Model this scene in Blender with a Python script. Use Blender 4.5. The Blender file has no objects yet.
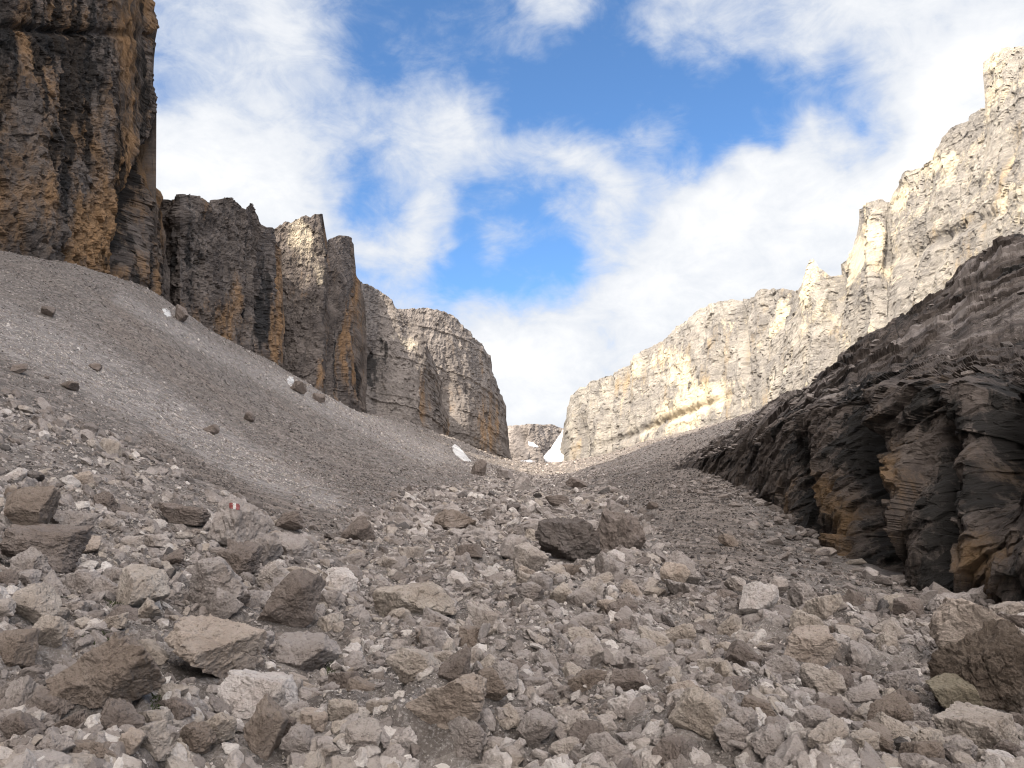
import bpy, bmesh, math, random
import numpy as np
from mathutils import Vector
from mathutils.bvhtree import BVHTree

sc = bpy.context.scene
COL = sc.collection
R = math.radians
# ------------------------------------------------------------------ camera, sky, sun, exposure
FPX, PITCH, CAMH = 852.0, R(11.7), 1.6
cam = bpy.data.cameras.new('camera')
cam.sensor_width = 36.0
cam.lens = 36.0 * FPX / 1024.0
cam.clip_start, cam.clip_end = 0.1, 20000
cam_o = bpy.data.objects.new('camera', cam)
cam_o.location = (0, 0, CAMH)
cam_o.rotation_euler = (R(90) + PITCH, 0, 0)
COL.objects.link(cam_o)
sc.camera = cam_o

SUN_EL, SUN_AZ = 38.0, -145.0          # azimuth from +Y, clockwise seen from above (towards +X)
sd = Vector((math.sin(R(SUN_AZ)) * math.cos(R(SUN_EL)), math.cos(R(SUN_AZ)) * math.cos(R(SUN_EL)), math.sin(R(SUN_EL))))
sun = bpy.data.lights.new('sun', 'SUN')
sun.energy, sun.angle, sun.color = 3.6, R(0.5), (1.0, 0.90, 0.74)
sun_o = bpy.data.objects.new('sun', sun)
sun_o.rotation_euler = sd.to_track_quat('Z', 'Y').to_euler()
COL.objects.link(sun_o)
sc.view_settings.view_transform = 'Standard'
sc.view_settings.look = 'None'
sc.view_settings.exposure = 1.15
sc.view_settings.gamma = 1.0
sc.cycles.max_bounces = 4
sc.cycles.diffuse_bounces = 1
sc.cycles.filter_width = 1.15
sc.view_settings.use_curve_mapping = False

CP, SP = math.cos(PITCH), math.sin(PITCH)


def pix(u, v, D):
    """point on the ground plan at forward distance D that stands in the direction (u, v)"""
    u, v, D = np.broadcast_arrays(np.asarray(u, float), np.asarray(v, float), np.asarray(D, float))
    a, b = (u - 512) / FPX, (384 - v) / FPX
    yc, zc = CP - b * SP, SP + b * CP
    return np.stack([a / yc * D, D * 1.0, CAMH + zc / yc * D], -1)


def proj(P):
    x, y, z = P[..., 0], P[..., 1], P[..., 2] - CAMH
    fw = np.maximum(y * CP + z * SP, 0.05)
    return 512 + FPX * x / fw, 384 - FPX * (-y * SP + z * CP) / fw


def N(nt, typ, **kw):
    n = nt.nodes.new(typ)
    ins = kw.pop('ins', {})
    for k, v in kw.items():
        setattr(n, k, v)
    for k, v in ins.items():
        if isinstance(v, bpy.types.NodeSocket):
            nt.links.new(v, n.inputs[k])
        else:
            n.inputs[k].default_value = v
    return n


def MATH(nt, op, a, b=0.0, c=0.0, clamp=False):
    return N(nt, 'ShaderNodeMath', operation=op, use_clamp=clamp, ins={0: a, 1: b, 2: c}).outputs[0]


def MIX(nt, f, a, b, blend='MIX'):
    n = nt.nodes.new('ShaderNodeMix')
    n.data_type = 'RGBA'
    n.blend_type = blend
    n.clamp_factor = True
    for i, v in ((0, f), (6, a), (7, b)):
        if isinstance(v, bpy.types.NodeSocket):
            nt.links.new(v, n.inputs[i])
        else:
            n.inputs[i].default_value = v if i == 0 else (v[0], v[1], v[2], 1.0)
    return n.outputs[2]


def SMOOTH(nt, x, lo, hi, o0=0.0, o1=1.0):
    n = N(nt, 'ShaderNodeMapRange', interpolation_type='SMOOTHSTEP', ins={0: x, 1: lo, 2: hi, 3: o0, 4: o1})
    return n.outputs[0]


def NOISE(nt, vec, scale, detail=4.0, rough=0.55, dist=0.0):
    n = N(nt, 'ShaderNodeTexNoise', ins={'Vector': vec, 'Scale': scale, 'Detail': detail, 'Roughness': rough, 'Distortion': dist})
    return n.outputs[0]


# ---- world: Nishita sky with procedural clouds laid out by sky direction
w = bpy.data.worlds.new('World')
sc.world = w
w.use_nodes = True
nt = w.node_tree
nt.nodes.clear()
sky = N(nt, 'ShaderNodeTexSky', sky_type='NISHITA', sun_disc=False, sun_elevation=R(SUN_EL), sun_rotation=R(SUN_AZ),
        altitude=2300, air_density=1.0, dust_density=0.6, ozone_density=1.5)
dirv = N(nt, 'ShaderNodeTexCoord').outputs['Generated']
CLOUD = [  # u, v, radius px, weight (plus = cloud, minus = blue gap)
    (230, 120, 130, .42), (185, 215, 110, .5), (285, 35, 55, .22), (300, 200, 60, .25), (430, 100, 85, .42), (485, 150, 55, .32),
    (400, 190, 55, .25), (385, 245, 70, .38), (590, 168, 65, .38), (680, 165, 80, .34), (760, 165, 60, .36), (560, 12, 38, .3),
    (645, 55, 36, .22), (690, 8, 60, .36), (800, 5, 90, .35), (930, 40, 120, .5), (900, 170, 130, .5), (1000, 100, 120, .5),
    (760, 260, 130, .55), (600, 240, 70, .3), (620, 350, 130, .55), (480, 360, 90, .5), (540, 410, 90, .5), (690, 215, 60, .3),
    (335, 25, 50, -.2), (350, 60, 40, -.28), (445, 35, 70, -.42), (510, 85, 60, -.5), (570, 80, 80, -.5), (660, 105, 85, -.45),
    (745, 85, 85, -.55), (825, 110, 75, -.55), (870, 90, 40, -.25), (600, 125, 50, -.3), (520, 225, 60, -.48), (565, 250, 50, -.42),
    (480, 200, 36, -.3), (352, 178, 42, -.42), (445, 290, 50, -.42), (475, 265, 45, -.42), (400, 15, 50, -.3), (790, 140, 40, -.3),
    (175, 85, 40, -.18), (355, 290, 30, -.15), (640, 215, 35, -.18), (745, 215, 40, -.2), (700, 130, 40, -.2), (610, 20, 40, -.35),
]
warp = N(nt, 'ShaderNodeTexNoise', ins={'Vector': dirv, 'Scale': 7.0, 'Detail': 4.0, 'Roughness': .55})
wv = N(nt, 'ShaderNodeVectorMath', operation='MULTIPLY_ADD', ins={0: warp.outputs['Color'], 1: (.19, .19, .19), 2: dirv}).outputs[0]
dens = None
for (u, v, r_, wt) in CLOUD:
    c = pix(u, v, 1.0) - np.array([0, 0, CAMH])
    c = c / np.linalg.norm(c) + .095
    d = N(nt, 'ShaderNodeVectorMath', operation='DISTANCE', ins={0: wv, 1: tuple(c)}).outputs['Value']
    m = SMOOTH(nt, d, 0.0, 1.3 * r_ / FPX, wt * (.95 if wt > 0 else .80), 0.0)
    dens = m if dens is None else MATH(nt, 'ADD', dens, m)
mp = N(nt, 'ShaderNodeMapping', ins={'Vector': dirv, 'Rotation': (0.3, R(32), 0.2), 'Scale': (1.0, 1.0, 1.7)}).outputs[0]
n1 = NOISE(nt, mp, 5.5, 8.0, .62, .25)
n2 = NOISE(nt, mp, 15.0, 8.0, .66, .5)
fb = MATH(nt, 'ADD', MATH(nt, 'MULTIPLY', n1, 1.25), MATH(nt, 'MULTIPLY', n2, .95))
dens = MATH(nt, 'ADD', dens, fb)
dens = MATH(nt, 'ADD', dens, SMOOTH(nt, N(nt, 'ShaderNodeVectorMath', operation='DOT_PRODUCT', ins={0: dirv, 1: tuple(sd)}).outputs['Value'], -.1, .5, 0, .35))
cov = SMOOTH(nt, dens, .72, 1.58)
core = SMOOTH(nt, dens, 1.25, 2.15)
ccol = MIX(nt, core, (3.5, 3.7, 4.05), (4.85, 4.85, 4.85))
sund = N(nt, 'ShaderNodeVectorMath', operation='DOT_PRODUCT', ins={0: dirv, 1: tuple(sd)}).outputs['Value']
glow = SMOOTH(nt, sund, .05, .92)                       # unseen clouds overhead and behind, made brighter and thicker to fill the shade
ccol = MIX(nt, glow, ccol, (25.5, 24.0, 22.8))
skyc = MIX(nt, 1.0, sky.outputs[0], (.74, 1.00, 1.17), 'MULTIPLY')
allc = MIX(nt, cov, skyc, ccol)
sep = N(nt, 'ShaderNodeSeparateXYZ', ins={0: dirv})
up = SMOOTH(nt, sep.outputs[2], -.06, .02)
allc = MIX(nt, up, (1.2, 1.2, 1.2), allc)
bg = N(nt, 'ShaderNodeBackground', ins={'Color': allc, 'Strength': 0.1})
nt.links.new(bg.outputs[0], N(nt, 'ShaderNodeOutputWorld').inputs[0])

# ------------------------------------------------------------------ numpy noise
_G = np.array([(1, 1, 0), (-1, 1, 0), (1, -1, 0), (-1, -1, 0), (1, 0, 1), (-1, 0, 1), (1, 0, -1), (-1, 0, -1),
               (0, 1, 1), (0, -1, 1), (0, 1, -1), (0, -1, -1), (1, 1, 0), (-1, 1, 0), (0, -1, 1), (0, -1, -1)], np.float32)


def _hash(i, j, k, seed):
    h = (i.astype(np.uint32) * np.uint32(374761393) + j.astype(np.uint32) * np.uint32(668265263)
         + k.astype(np.uint32) * np.uint32(2147483647) + np.uint32((seed * 974711 + 12345) & 0xffffffff))
    h = (h ^ (h >> np.uint32(13))) * np.uint32(1274126177)
    h = (h ^ (h >> np.uint32(16))) * np.uint32(2246822519)
    return h ^ (h >> np.uint32(15))


def gnoise(p, seed=0):
    p = np.asarray(p, np.float32)
    ip = np.floor(p)
    fp = p - ip
    i = ip.astype(np.int64)
    s = fp * fp * fp * (fp * (fp * 6 - 15) + 10)
    out = 0
    for dx in (0, 1):
        wx = s[..., 0] if dx else 1 - s[..., 0]
        for dy in (0, 1):
            wy = s[..., 1] if dy else 1 - s[..., 1]
            for dz in (0, 1):
                wz = s[..., 2] if dz else 1 - s[..., 2]
                g = _G[_hash(i[..., 0] + dx, i[..., 1] + dy, i[..., 2] + dz, seed) & np.uint32(15)]
                out = out + wx * wy * wz * (g[..., 0] * (fp[..., 0] - dx) + g[..., 1] * (fp[..., 1] - dy) + g[..., 2] * (fp[..., 2] - dz))
    return out


def fbm(p, octv=4, seed=0, gain=.5, lac=2.03):
    a, s, t = 1.0, 0.0, 0.0
    q = np.asarray(p, np.float32)
    for o in range(octv):
        s = s + a * gnoise(q, seed + o * 17)
        t += a
        a *= gain
        q = q * lac + 3.1
    return s / t * 1.5


def ridged(p, octv=4, seed=0):
    a, s, t = 1.0, 0.0, 0.0
    q = np.asarray(p, np.float32)
    for o in range(octv):
        s = s + a * (1 - 2 * np.abs(gnoise(q, seed + o * 13)))
        t += a
        a *= .5
        q = q * 2.1 + 1.7
    return s / t


def worley(p, seed=0):
    """random value of the nearest cell, and gap to the second nearest"""
    p = np.asarray(p, np.float32)
    ip = np.floor(p).astype(np.int64)
    f1 = np.full(p.shape[:-1], 9.0, np.float32)
    f2 = f1.copy()
    val = np.zeros_like(f1)
    for dx in (-1, 0, 1):
        for dy in (-1, 0, 1):
            for dz in (-1, 0, 1):
                c = ip + np.array([dx, dy, dz])
                h = _hash(c[..., 0], c[..., 1], c[..., 2], seed)
                ox = (h & np.uint32(1023)) / np.float32(1023)
                oy = ((h >> np.uint32(10)) & np.uint32(1023)) / np.float32(1023)
                oz = ((h >> np.uint32(20)) & np.uint32(1023)) / np.float32(1023)
                d = np.sqrt((c[..., 0] + ox - p[..., 0]) ** 2 + (c[..., 1] + oy - p[..., 1]) ** 2 + (c[..., 2] + oz - p[..., 2]) ** 2)
                near = d < f1
                f2 = np.where(near, f1, np.minimum(f2, d))
                val = np.where(near, ((h * np.uint32(2654435761)) >> np.uint32(8)) % np.uint32(997) / np.float32(996), val)
                f1 = np.where(near, d, f1)
    return val, f2 - f1


def facet(p, seed=0, tilt=1.0):
    """broken rock: every cell is a flat face with its own height and tilt"""
    p = np.asarray(p, np.float32)
    ip = np.floor(p).astype(np.int64)
    f1 = np.full(p.shape[:-1], 9.0, np.float32)
    out = np.zeros_like(f1)
    for dx in (-1, 0, 1):
        for dy in (-1, 0, 1):
            for dz in (-1, 0, 1):
                c = ip + np.array([dx, dy, dz])
                h = _hash(c[..., 0], c[..., 1], c[..., 2], seed)
                e = [c[..., i] + ((h >> np.uint32(10 * i)) & np.uint32(1023)) / np.float32(1023) - p[..., i] for i in range(3)]
                d = e[0] ** 2 + e[1] ** 2 + e[2] ** 2
                near = d < f1
                h2 = h * np.uint32(2654435761)
                g = [((h2 >> np.uint32(8 * i)) & np.uint32(255)) / np.float32(127.5) - 1 for i in range(4)]
                out = np.where(near, .5 * g[3] + tilt * (g[0] * e[0] + g[1] * e[1] + g[2] * e[2]), out)
                f1 = np.where(near, d, f1)
    return out


def sstep(x, a, b):
    t = np.clip((x - a) / (b - a), 0, 1)
    return t * t * (3 - 2 * t)


# ------------------------------------------------------------------ mesh and object helpers
def mesh_from(name, V, F, attrs=None, smooth=True):
    V = np.ascontiguousarray(V, np.float32).reshape(-1, 3)
    F = np.ascontiguousarray(F, np.int32)
    me = bpy.data.meshes.new(name)
    nf, k = F.shape
    me.vertices.add(len(V))
    me.vertices.foreach_set('co', V.ravel())
    me.loops.add(nf * k)
    me.loops.foreach_set('vertex_index', F.ravel())
    me.polygons.add(nf)
    me.polygons.foreach_set('loop_start', np.arange(0, nf * k, k, dtype=np.int32))
    me.polygons.foreach_set('loop_total', np.full(nf, k, np.int32))
    me.polygons.foreach_set('use_smooth', np.full(nf, bool(smooth)))
    for an, av in (attrs or {}).items():
        at = me.attributes.new(an, 'FLOAT', 'POINT')
        at.data.foreach_set('value', np.ascontiguousarray(av, np.float32).ravel())
    me.update(calc_edges=True)
    me.validate()
    return me


def link(name, me, mat, parent=None):
    o = bpy.data.objects.new(name, me)
    if mat is not None:
        for m in (mat if isinstance(mat, (list, tuple)) else [mat]):
            me.materials.append(m)
    COL.objects.link(o)
    if parent is not None:
        o.parent = parent
    return o


def tag(o, label, cat, group=None, kind=None):
    o['label'], o['category'] = label, cat
    if group:
        o['group'] = group
    if kind:
        o['kind'] = kind
    return o


def gridfaces(nr, nc, cyc=False):
    i = np.arange(nr - 1)[:, None]
    j = np.arange(nc if cyc else nc - 1)[None, :]
    j2 = (j + 1) % nc
    a, b, c, d = i * nc + j, i * nc + j2, (i + 1) * nc + j2, (i + 1) * nc + j
    return np.stack([a, b, c, d], -1).reshape(-1, 4)


# ------------------------------------------------------------------ materials
def new_mat(name, rough=.92):
    m = bpy.data.materials.new(name)
    m.use_nodes = True
    t = m.node_tree
    b = t.nodes['Principled BSDF']
    b.inputs['Roughness'].default_value = rough
    b.inputs['Specular IOR Level'].default_value = .25
    return m, t, b


def ATTR(t, name):
    return N(t, 'ShaderNodeAttribute', attribute_name=name).outputs['Fac']


def BUMP(t, b, hts, dist, strength=1.0):
    n = N(t, 'ShaderNodeBump', ins={'Height': hts, 'Distance': dist, 'Strength': strength})
    t.links.new(n.outputs[0], b.inputs['Normal'])


def cliff_mat(name, g1, g2, ochre, dark, pale, L=1.0):
    m, t, b = new_mat(name)
    pos = N(t, 'ShaderNodeNewGeometry').outputs['Position']
    st = N(t, 'ShaderNodeMapping', ins={'Vector': pos, 'Scale': (1, 1, .22)}).outputs[0]      # vertical streaks
    bd = N(t, 'ShaderNodeMapping', ins={'Vector': pos, 'Rotation': (R(4), R(5), 0), 'Scale': (.25, .25, 1.6)}).outputs[0]  # bedding
    nA = NOISE(t, pos, .09 / L, 6, .6)
    nS = NOISE(t, st, .55 / L, 6, .65)
    nB = NOISE(t, bd, .5 / L, 5, .6)
    nF = NOISE(t, pos, 1.3 / L, 6, .65)
    c = MIX(t, SMOOTH(t, nA, .35, .65), g1, g2)
    c = MIX(t, SMOOTH(t, nB, .42, .68, 0, .45), c, tuple(x * .62 for x in g1))
    c = MIX(t, SMOOTH(t, nF, .5, .75, 0, .5), c, tuple(min(x * 1.5, .7) for x in g2))
    brk = MATH(t, 'ADD', MATH(t, 'MULTIPLY', MATH(t, 'SUBTRACT', nS, .5), .9), MATH(t, 'MULTIPLY', MATH(t, 'SUBTRACT', nF, .5), .7))
    och = SMOOTH(t, MATH(t, 'ADD', ATTR(t, 'ochre'), MATH(t, 'MULTIPLY', brk, 1.3)), .14, .92, 0, .95)
    c = MIX(t, och, c, MIX(t, SMOOTH(t, nF, .3, .7), ochre, tuple(x * .6 for x in ochre)))
    pal = SMOOTH(t, MATH(t, 'ADD', ATTR(t, 'pale'), brk), .30, .80)
    c = MIX(t, pal, c, pale)
    drk = SMOOTH(t, MATH(t, 'ADD', ATTR(t, 'dark'), MATH(t, 'MULTIPLY', MATH(t, 'SUBTRACT', nS, .5), 1.6)), .34, .72, 0, .93)
    c = MIX(t, drk, c, dark)
    t.links.new(c, b.inputs['Base Color'])
    h = MATH(t, 'ADD', MATH(t, 'MULTIPLY', nF, .7), MATH(t, 'ADD', MATH(t, 'MULTIPLY', nB, .6), NOISE(t, pos, 4.5 / L, 5, .7)))
    BUMP(t, b, h, .55 * L, .9)
    return m


def stone_mat(name, island=False):
    """grey dolomite, each stone a little different"""
    m, t, b = new_mat(name, .9)
    if island:
        co = N(t, 'ShaderNodeNewGeometry').outputs['Position']
        rnd = ATTR(t, 'tint')
    else:
        co = N(t, 'ShaderNodeTexCoord').outputs['Object']
        oi = N(t, 'ShaderNodeObjectInfo')
        rnd = oi.outputs['Alpha']
    nA = NOISE(t, co, 2.2, 6, .62)
    nF = NOISE(t, co, 11.0, 6, .68)
    rp = N(t, 'ShaderNodeValToRGB', ins={0: rnd})
    e = rp.color_ramp.elements
    e[0].position, e[0].color = 0.0, (.085, .080, .079, 1)
    e[1].position, e[1].color = 1.0, (.52, .50, .485, 1)
    for pz, cl in ((.22, (.165, .147, .138)), (.42, (.245, .226, .217)), (.62, (.325, .304, .294)), (.70, (.325, .295, .262)), (.78, (.39, .372, .362))):
        x = rp.color_ramp.elements.new(pz)
        x.color = (*cl, 1)
    c = MIX(t, 1.0, rp.outputs[0], (1.03, .985, .95), 'MULTIPLY')
    if not island:
        c = MIX(t, 1.0, c, N(t, 'ShaderNodeObjectInfo').outputs['Color'], 'MULTIPLY')
    c = MIX(t, SMOOTH(t, nA, .35, .7, 0, .6), c, MIX(t, 1.0, c, (.56, .50, .45), 'MULTIPLY'))
    c = MIX(t, SMOOTH(t, nF, .5, .74, 0, .55), c, MIX(t, 1.0, c, (1.5, 1.5, 1.52), 'MULTIPLY'))
    c = MIX(t, SMOOTH(t, NOISE(t, co, 24.0, 5, .7), .52, .70, 0, .75), c, MIX(t, 1.0, c, (.36, .34, .32), 'MULTIPLY'))
    t.links.new(c, b.inputs['Base Color'])
    h = MATH(t, 'ADD', nF, MATH(t, 'ADD', MATH(t, 'MULTIPLY', NOISE(t, co, 38.0, 5, .7), .45), MATH(t, 'MULTIPLY', nA, 1.2)))
    BUMP(t, b, h, .06, .95)
    return m


def plain(name, col, rough=.8):
    m, t, b = new_mat(name, rough)
    pos = N(t, 'ShaderNodeTexCoord').outputs['Object']
    n = NOISE(t, pos, 60.0, 4, .6)
    c = MIX(t, SMOOTH(t, n, .35, .7), col, tuple(x * .72 for x in col))
    t.links.new(c, b.inputs['Base Color'])
    return m


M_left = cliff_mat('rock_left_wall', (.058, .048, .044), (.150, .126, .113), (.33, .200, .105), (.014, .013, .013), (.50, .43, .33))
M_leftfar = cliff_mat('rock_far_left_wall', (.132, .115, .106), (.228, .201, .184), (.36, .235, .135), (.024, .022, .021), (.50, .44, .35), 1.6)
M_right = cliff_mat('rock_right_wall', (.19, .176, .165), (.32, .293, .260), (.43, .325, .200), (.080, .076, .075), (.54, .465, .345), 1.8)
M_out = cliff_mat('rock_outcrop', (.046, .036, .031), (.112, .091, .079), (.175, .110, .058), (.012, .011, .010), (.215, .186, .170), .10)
M_stone = stone_mat('stone')
M_rubble = stone_mat('rubble', True)

m, t, b = new_mat('ground', .96)
pos = N(t, 'ShaderNodeNewGeometry').outputs['Position']
nA = NOISE(t, pos, .12, 6, .6)
nB = NOISE(t, pos, 1.3, 7, .68)
nC = NOISE(t, pos, 9.0, 6, .7)
c = MIX(t, SMOOTH(t, nB, .35, .68), (.088, .075, .067), (.165, .145, .132))
c = MIX(t, SMOOTH(t, nC, .52, .72, 0, .6), c, (.35, .33, .32))
c = MIX(t, SMOOTH(t, nC, .28, .44, .6, 0), c, (.075, .066, .060))
c = MIX(t, SMOOTH(t, MATH(t, 'ADD', ATTR(t, 'pale'), MATH(t, 'MULTIPLY', MATH(t, 'SUBTRACT', nB, .5), .8)), .25, .75, 0, .7), c,
        MIX(t, SMOOTH(t, nC, .4, .65), (.175, .160, .151), (.27, .25, .24)))
c = MIX(t, SMOOTH(t, MATH(t, 'ADD', ATTR(t, 'brown'), MATH(t, 'MULTIPLY', MATH(t, 'SUBTRACT', nB, .5), .8)), .25, .75, 0, .85), c,
        MIX(t, SMOOTH(t, nC, .4, .65), (.115, .092, .077), (.175, .148, .130)))
va = N(t, 'ShaderNodeTexVoronoi', feature='F1', ins={'Vector': pos, 'Scale': 1.1, 'Randomness': 1.0})
c = MIX(t, .5, c, MIX(t, 1.0, c, MIX(t, N(t, 'ShaderNodeSeparateColor', ins={0: va.outputs['Color']}).outputs[1], (.40, .38, .37), (1.5, 1.5, 1.5)), 'MULTIPLY'))
nD = NOISE(t, pos, 42.0, 5, .7)
c = MIX(t, SMOOTH(t, nD, .50, .68, 0, .6), c, (.30, .28, .268))
c = MIX(t, SMOOTH(t, nD, .30, .45, .7, 0), c, (.050, .043, .038))
vor = N(t, 'ShaderNodeTexVoronoi', feature='F1', ins={'Vector': pos, 'Scale': 3.2, 'Randomness': 1.0})
c = MIX(t, .55, c, MIX(t, 1.0, c, MIX(t, N(t, 'ShaderNodeSeparateColor', ins={0: vor.outputs['Color']}).outputs[0], (.45, .44, .43), (1.55, 1.55, 1.55)), 'MULTIPLY'))
t.links.new(c, b.inputs['Base Color'])
BUMP(t, b, MATH(t, 'ADD', MATH(t, 'MULTIPLY', nB, 1.2), MATH(t, 'SUBTRACT', MATH(t, 'MULTIPLY', nC, .5), MATH(t, 'ADD', MATH(t, 'MULTIPLY', vor.outputs['Distance'], .8), MATH(t, 'MULTIPLY', va.outputs['Distance'], 1.2)))), .11, 1.0)
M_ground = m

m, t, b = new_mat('snow', .6)
pos = N(t, 'ShaderNodeNewGeometry').outputs['Position']
n = NOISE(t, pos, .16, 6, .68)
t.links.new(MIX(t, SMOOTH(t, n, .44, .66, 0, .85), (.66, .67, .69), (.36, .34, .33)), b.inputs['Base Color'])
BUMP(t, b, n, .8, .5)
M_snow = m
M_old = M_snow.copy()
M_old.name = 'dirty_snow'
for nd in M_old.node_tree.nodes:
    if nd.type == 'MIX':
        nd.inputs[6].default_value, nd.inputs[7].default_value = (.50, .49, .48, 1), (.24, .225, .215, 1)

# ------------------------------------------------------------------ ground: one sheet, valley floor with the scree fans
CTRL = []
for row in [
    (0, [(900, 3.6), (768, 4.5), (650, 6.6), (560, 9.8), (480, 16), (420, 27), (340, 58), (290, 105), (255, 172)]),
    (120, [(900, 3.7), (768, 4.7), (640, 7.4), (540, 13), (470, 24), (400, 55), (330, 120), (283, 215)]),
    (250, [(900, 3.8), (768, 4.9), (620, 9), (555, 14), (500, 26), (450, 70), (400, 160), (359, 312)]),
    (400, [(900, 3.9), (768, 5), (620, 10.5), (540, 24), (500, 52), (470, 125), (440, 300), (419, 530)]),
    (450, [(447, 650)]), (470, [(461, 690)]), (490, [(468, 760)]), (511, [(472, 870)]),
    (520, [(900, 3.9), (768, 5), (650, 8.6), (600, 12), (560, 19), (530, 32), (505, 60), (490, 120), (481, 250), (476, 450), (472, 800), (469, 1050)]),
    (620, [(900, 3.9), (768, 5), (600, 12), (540, 25), (500, 58), (477, 140), (465, 380), (456, 740)]),
    (700, [(900, 3.8), (768, 5), (650, 8.5), (585, 14), (540, 23), (500, 40), (470, 80), (455, 150), (442, 350), (432, 630)]),
    (850, [(900, 3.7), (768, 4.9), (680, 7), (620, 11), (585, 17), (510, 40), (446, 100), (412, 200), (376, 410)]),
    (1024, [(900, 3.5), (768, 4.6), (680, 6.9), (625, 11), (603, 15.5), (560, 24), (430, 75), (350, 140), (292, 285)]),
]:
    for v, D in row[1]:
        CTRL.append(pix(row[0], v, D))
far = []
for u, D, v in ((0, 172, 255), (120, 215, 283), (250, 312, 359), (400, 530, 419), (850, 410, 376), (1024, 285, 292), (700, 630, 432)):
    p = pix(u, v, D)
    far.append(p * np.array([1.35, 1.35, 1.0]))
    far.append(p * np.array([1200 / D, 1200 / D, 0]) + np.array([0, 0, 110]))
CTRL = np.array(CTRL + far)
OY = -3.0


def polar(x, y):
    return np.arctan2(x, y - OY), np.hypot(x, y - OY)


def tcoord(th, r):
    return np.stack([th * 2.6, np.log(r)], -1)


cth, cr = polar(CTRL[:, 0], CTRL[:, 1])
CC = tcoord(cth, cr)
CE = CTRL[:, 2] / cr


def tpsk(d2):
    return .5 * d2 * np.log(d2 + 1e-9)


n_ = len(CC)
A = np.zeros((n_ + 3, n_ + 3))
A[:n_, :n_] = tpsk(((CC[:, None] - CC[None]) ** 2).sum(-1)) + np.eye(n_) * .004
A[:n_, n_] = 1
A[:n_, n_ + 1:] = CC
A[n_:, :n_] = A[:n_, n_:].T
SOL = np.linalg.solve(A, np.concatenate([CE, np.zeros(3)]))


def tps(th, r):
    c_ = tcoord(np.clip(th, R(-40), R(40)), np.clip(r, 6.2, 1400))
    sh = c_.shape[:-1]
    c_ = c_.reshape(-1, 2)
    out = np.empty(len(c_))
    for s in range(0, len(c_), 60000):
        q = c_[s:s + 60000]
        out[s:s + 60000] = tpsk(((q[:, None] - CC[None]) ** 2).sum(-1)) @ SOL[:n_] + SOL[n_] + q @ SOL[n_ + 1:]
    return out.reshape(sh)


LINE_U = [-300, 0, 110, 200, 330, 400, 470, 540, 620, 660, 720, 800, 1024, 1300]
LINE_V = [370, 396, 436, 488, 532, 500, 482, 470, 484, 540, 592, 604, 616, 630]


def rocky(P):
    """1 on the bouldery valley floor, 0 on the smooth scree"""
    u, v = proj(P)
    wob = 16 * gnoise(np.stack([u / 60, v / 30, u * 0], -1), 5)
    return sstep(v - np.interp(u, LINE_U, LINE_V) + wob, -14, 14) * (P[..., 1] > 0) + (P[..., 1] <= 0)


TH = np.concatenate([np.linspace(-180, -46, 40)[:-1], np.linspace(-46, -38, 30)[:-1], np.linspace(-38, 38, 900), np.linspace(38, 46, 30)[1:], np.linspace(46, 180, 40)[1:]])
TH = np.radians(TH)
RR = np.exp(np.concatenate([np.linspace(math.log(.25), math.log(6), 60)[:-1], np.linspace(math.log(6), math.log(1000), 900), np.linspace(math.log(1000), math.log(9000), 30)[1:]]))
tg, rg = np.meshgrid(TH, RR)
# the smooth spline is evaluated on a thinner grid, then interpolated
ts, rs = np.linspace(R(-40), R(40), 181), np.linspace(math.log(6.2), math.log(1400), 161)
Es = tps(*[q for q in np.meshgrid(ts, np.exp(rs))])
fi = np.clip((np.clip(tg, ts[0], ts[-1]) - ts[0]) / (ts[1] - ts[0]), 0, 179.999)
fj = np.clip((np.log(np.clip(rg, 6.2, 1400)) - rs[0]) / (rs[1] - rs[0]), 0, 159.999)
i0, j0 = fi.astype(int), fj.astype(int)
a_, b_ = fi - i0, fj - j0
Eg = (Es[j0, i0] * (1 - a_) + Es[j0, i0 + 1] * a_) * (1 - b_) + (Es[j0 + 1, i0] * (1 - a_) + Es[j0 + 1, i0 + 1] * a_) * b_
outk = sstep(np.abs(tg), R(42), R(100))
Eg = Eg * (1 - outk) + outk * np.where(rg < 400, -.03, -.03)
GX, GY = rg * np.sin(tg), OY + rg * np.cos(tg)
GZ = Eg * rg
PG = np.stack([GX, GY, GZ], -1)
RK = rocky(PG)
q2 = np.stack([GX, GY, GX * 0], -1)
amp = .35 + .65 * RK
fade = np.clip((rg - 2) / 4, 0, 1) * np.clip(900 / rg, 0, 1)
dz = amp * (.22 * fbm(q2 / 2.6, 2, 3) + .085 * fbm(q2 / .9, 2, 9) * sstep(rg, 28, 12) + .03 * fbm(q2 / .22, 2, 19) * sstep(rg, 18, 8)) * sstep(rg, 120, 20)
dz += amp * np.minimum(rg / 60, 1.6) * (.55 * fbm(q2 / 14, 4, 33))
dz += np.minimum(rg / 250, 2) * 1.2 * fbm(q2 / 45, 3, 44)
wv_, wg_ = worley(q2 / 1.1 + .35 * fbm(q2 / 1.3, 2, 8)[..., None], 77)
dz += RK * .20 * (wv_ - .5) * sstep(rg, 46, 20) * sstep(wg_, 0, .22)
for sc_, am_, r1_, r0_ in ((.55, .13, 24, 13), (.27, .07, 14, 8)):
    wv_, wg_ = worley(q2 / sc_ + .3 * fbm(q2 / sc_, 2, 8)[..., None], 78)
    dz += (.25 + .75 * RK) * am_ * (wv_ - .6) * sstep(rg, r1_, r0_) * sstep(wg_, 0, .12)
run = fbm(np.stack([(GY * .9 + GX * .55) / 11, (GX * .9 - GY * .45) / 90, GX * 0], -1), 4, 61) * sstep(-GX, 6, 30) * (1 - RK)
dz += run * .9 * np.clip(rg / 90, .3, 1.6)
GZ = GZ + dz * fade
PG[..., 2] = GZ
pu, pv = proj(PG)
front = (GY > 1) * 1.0


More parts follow.
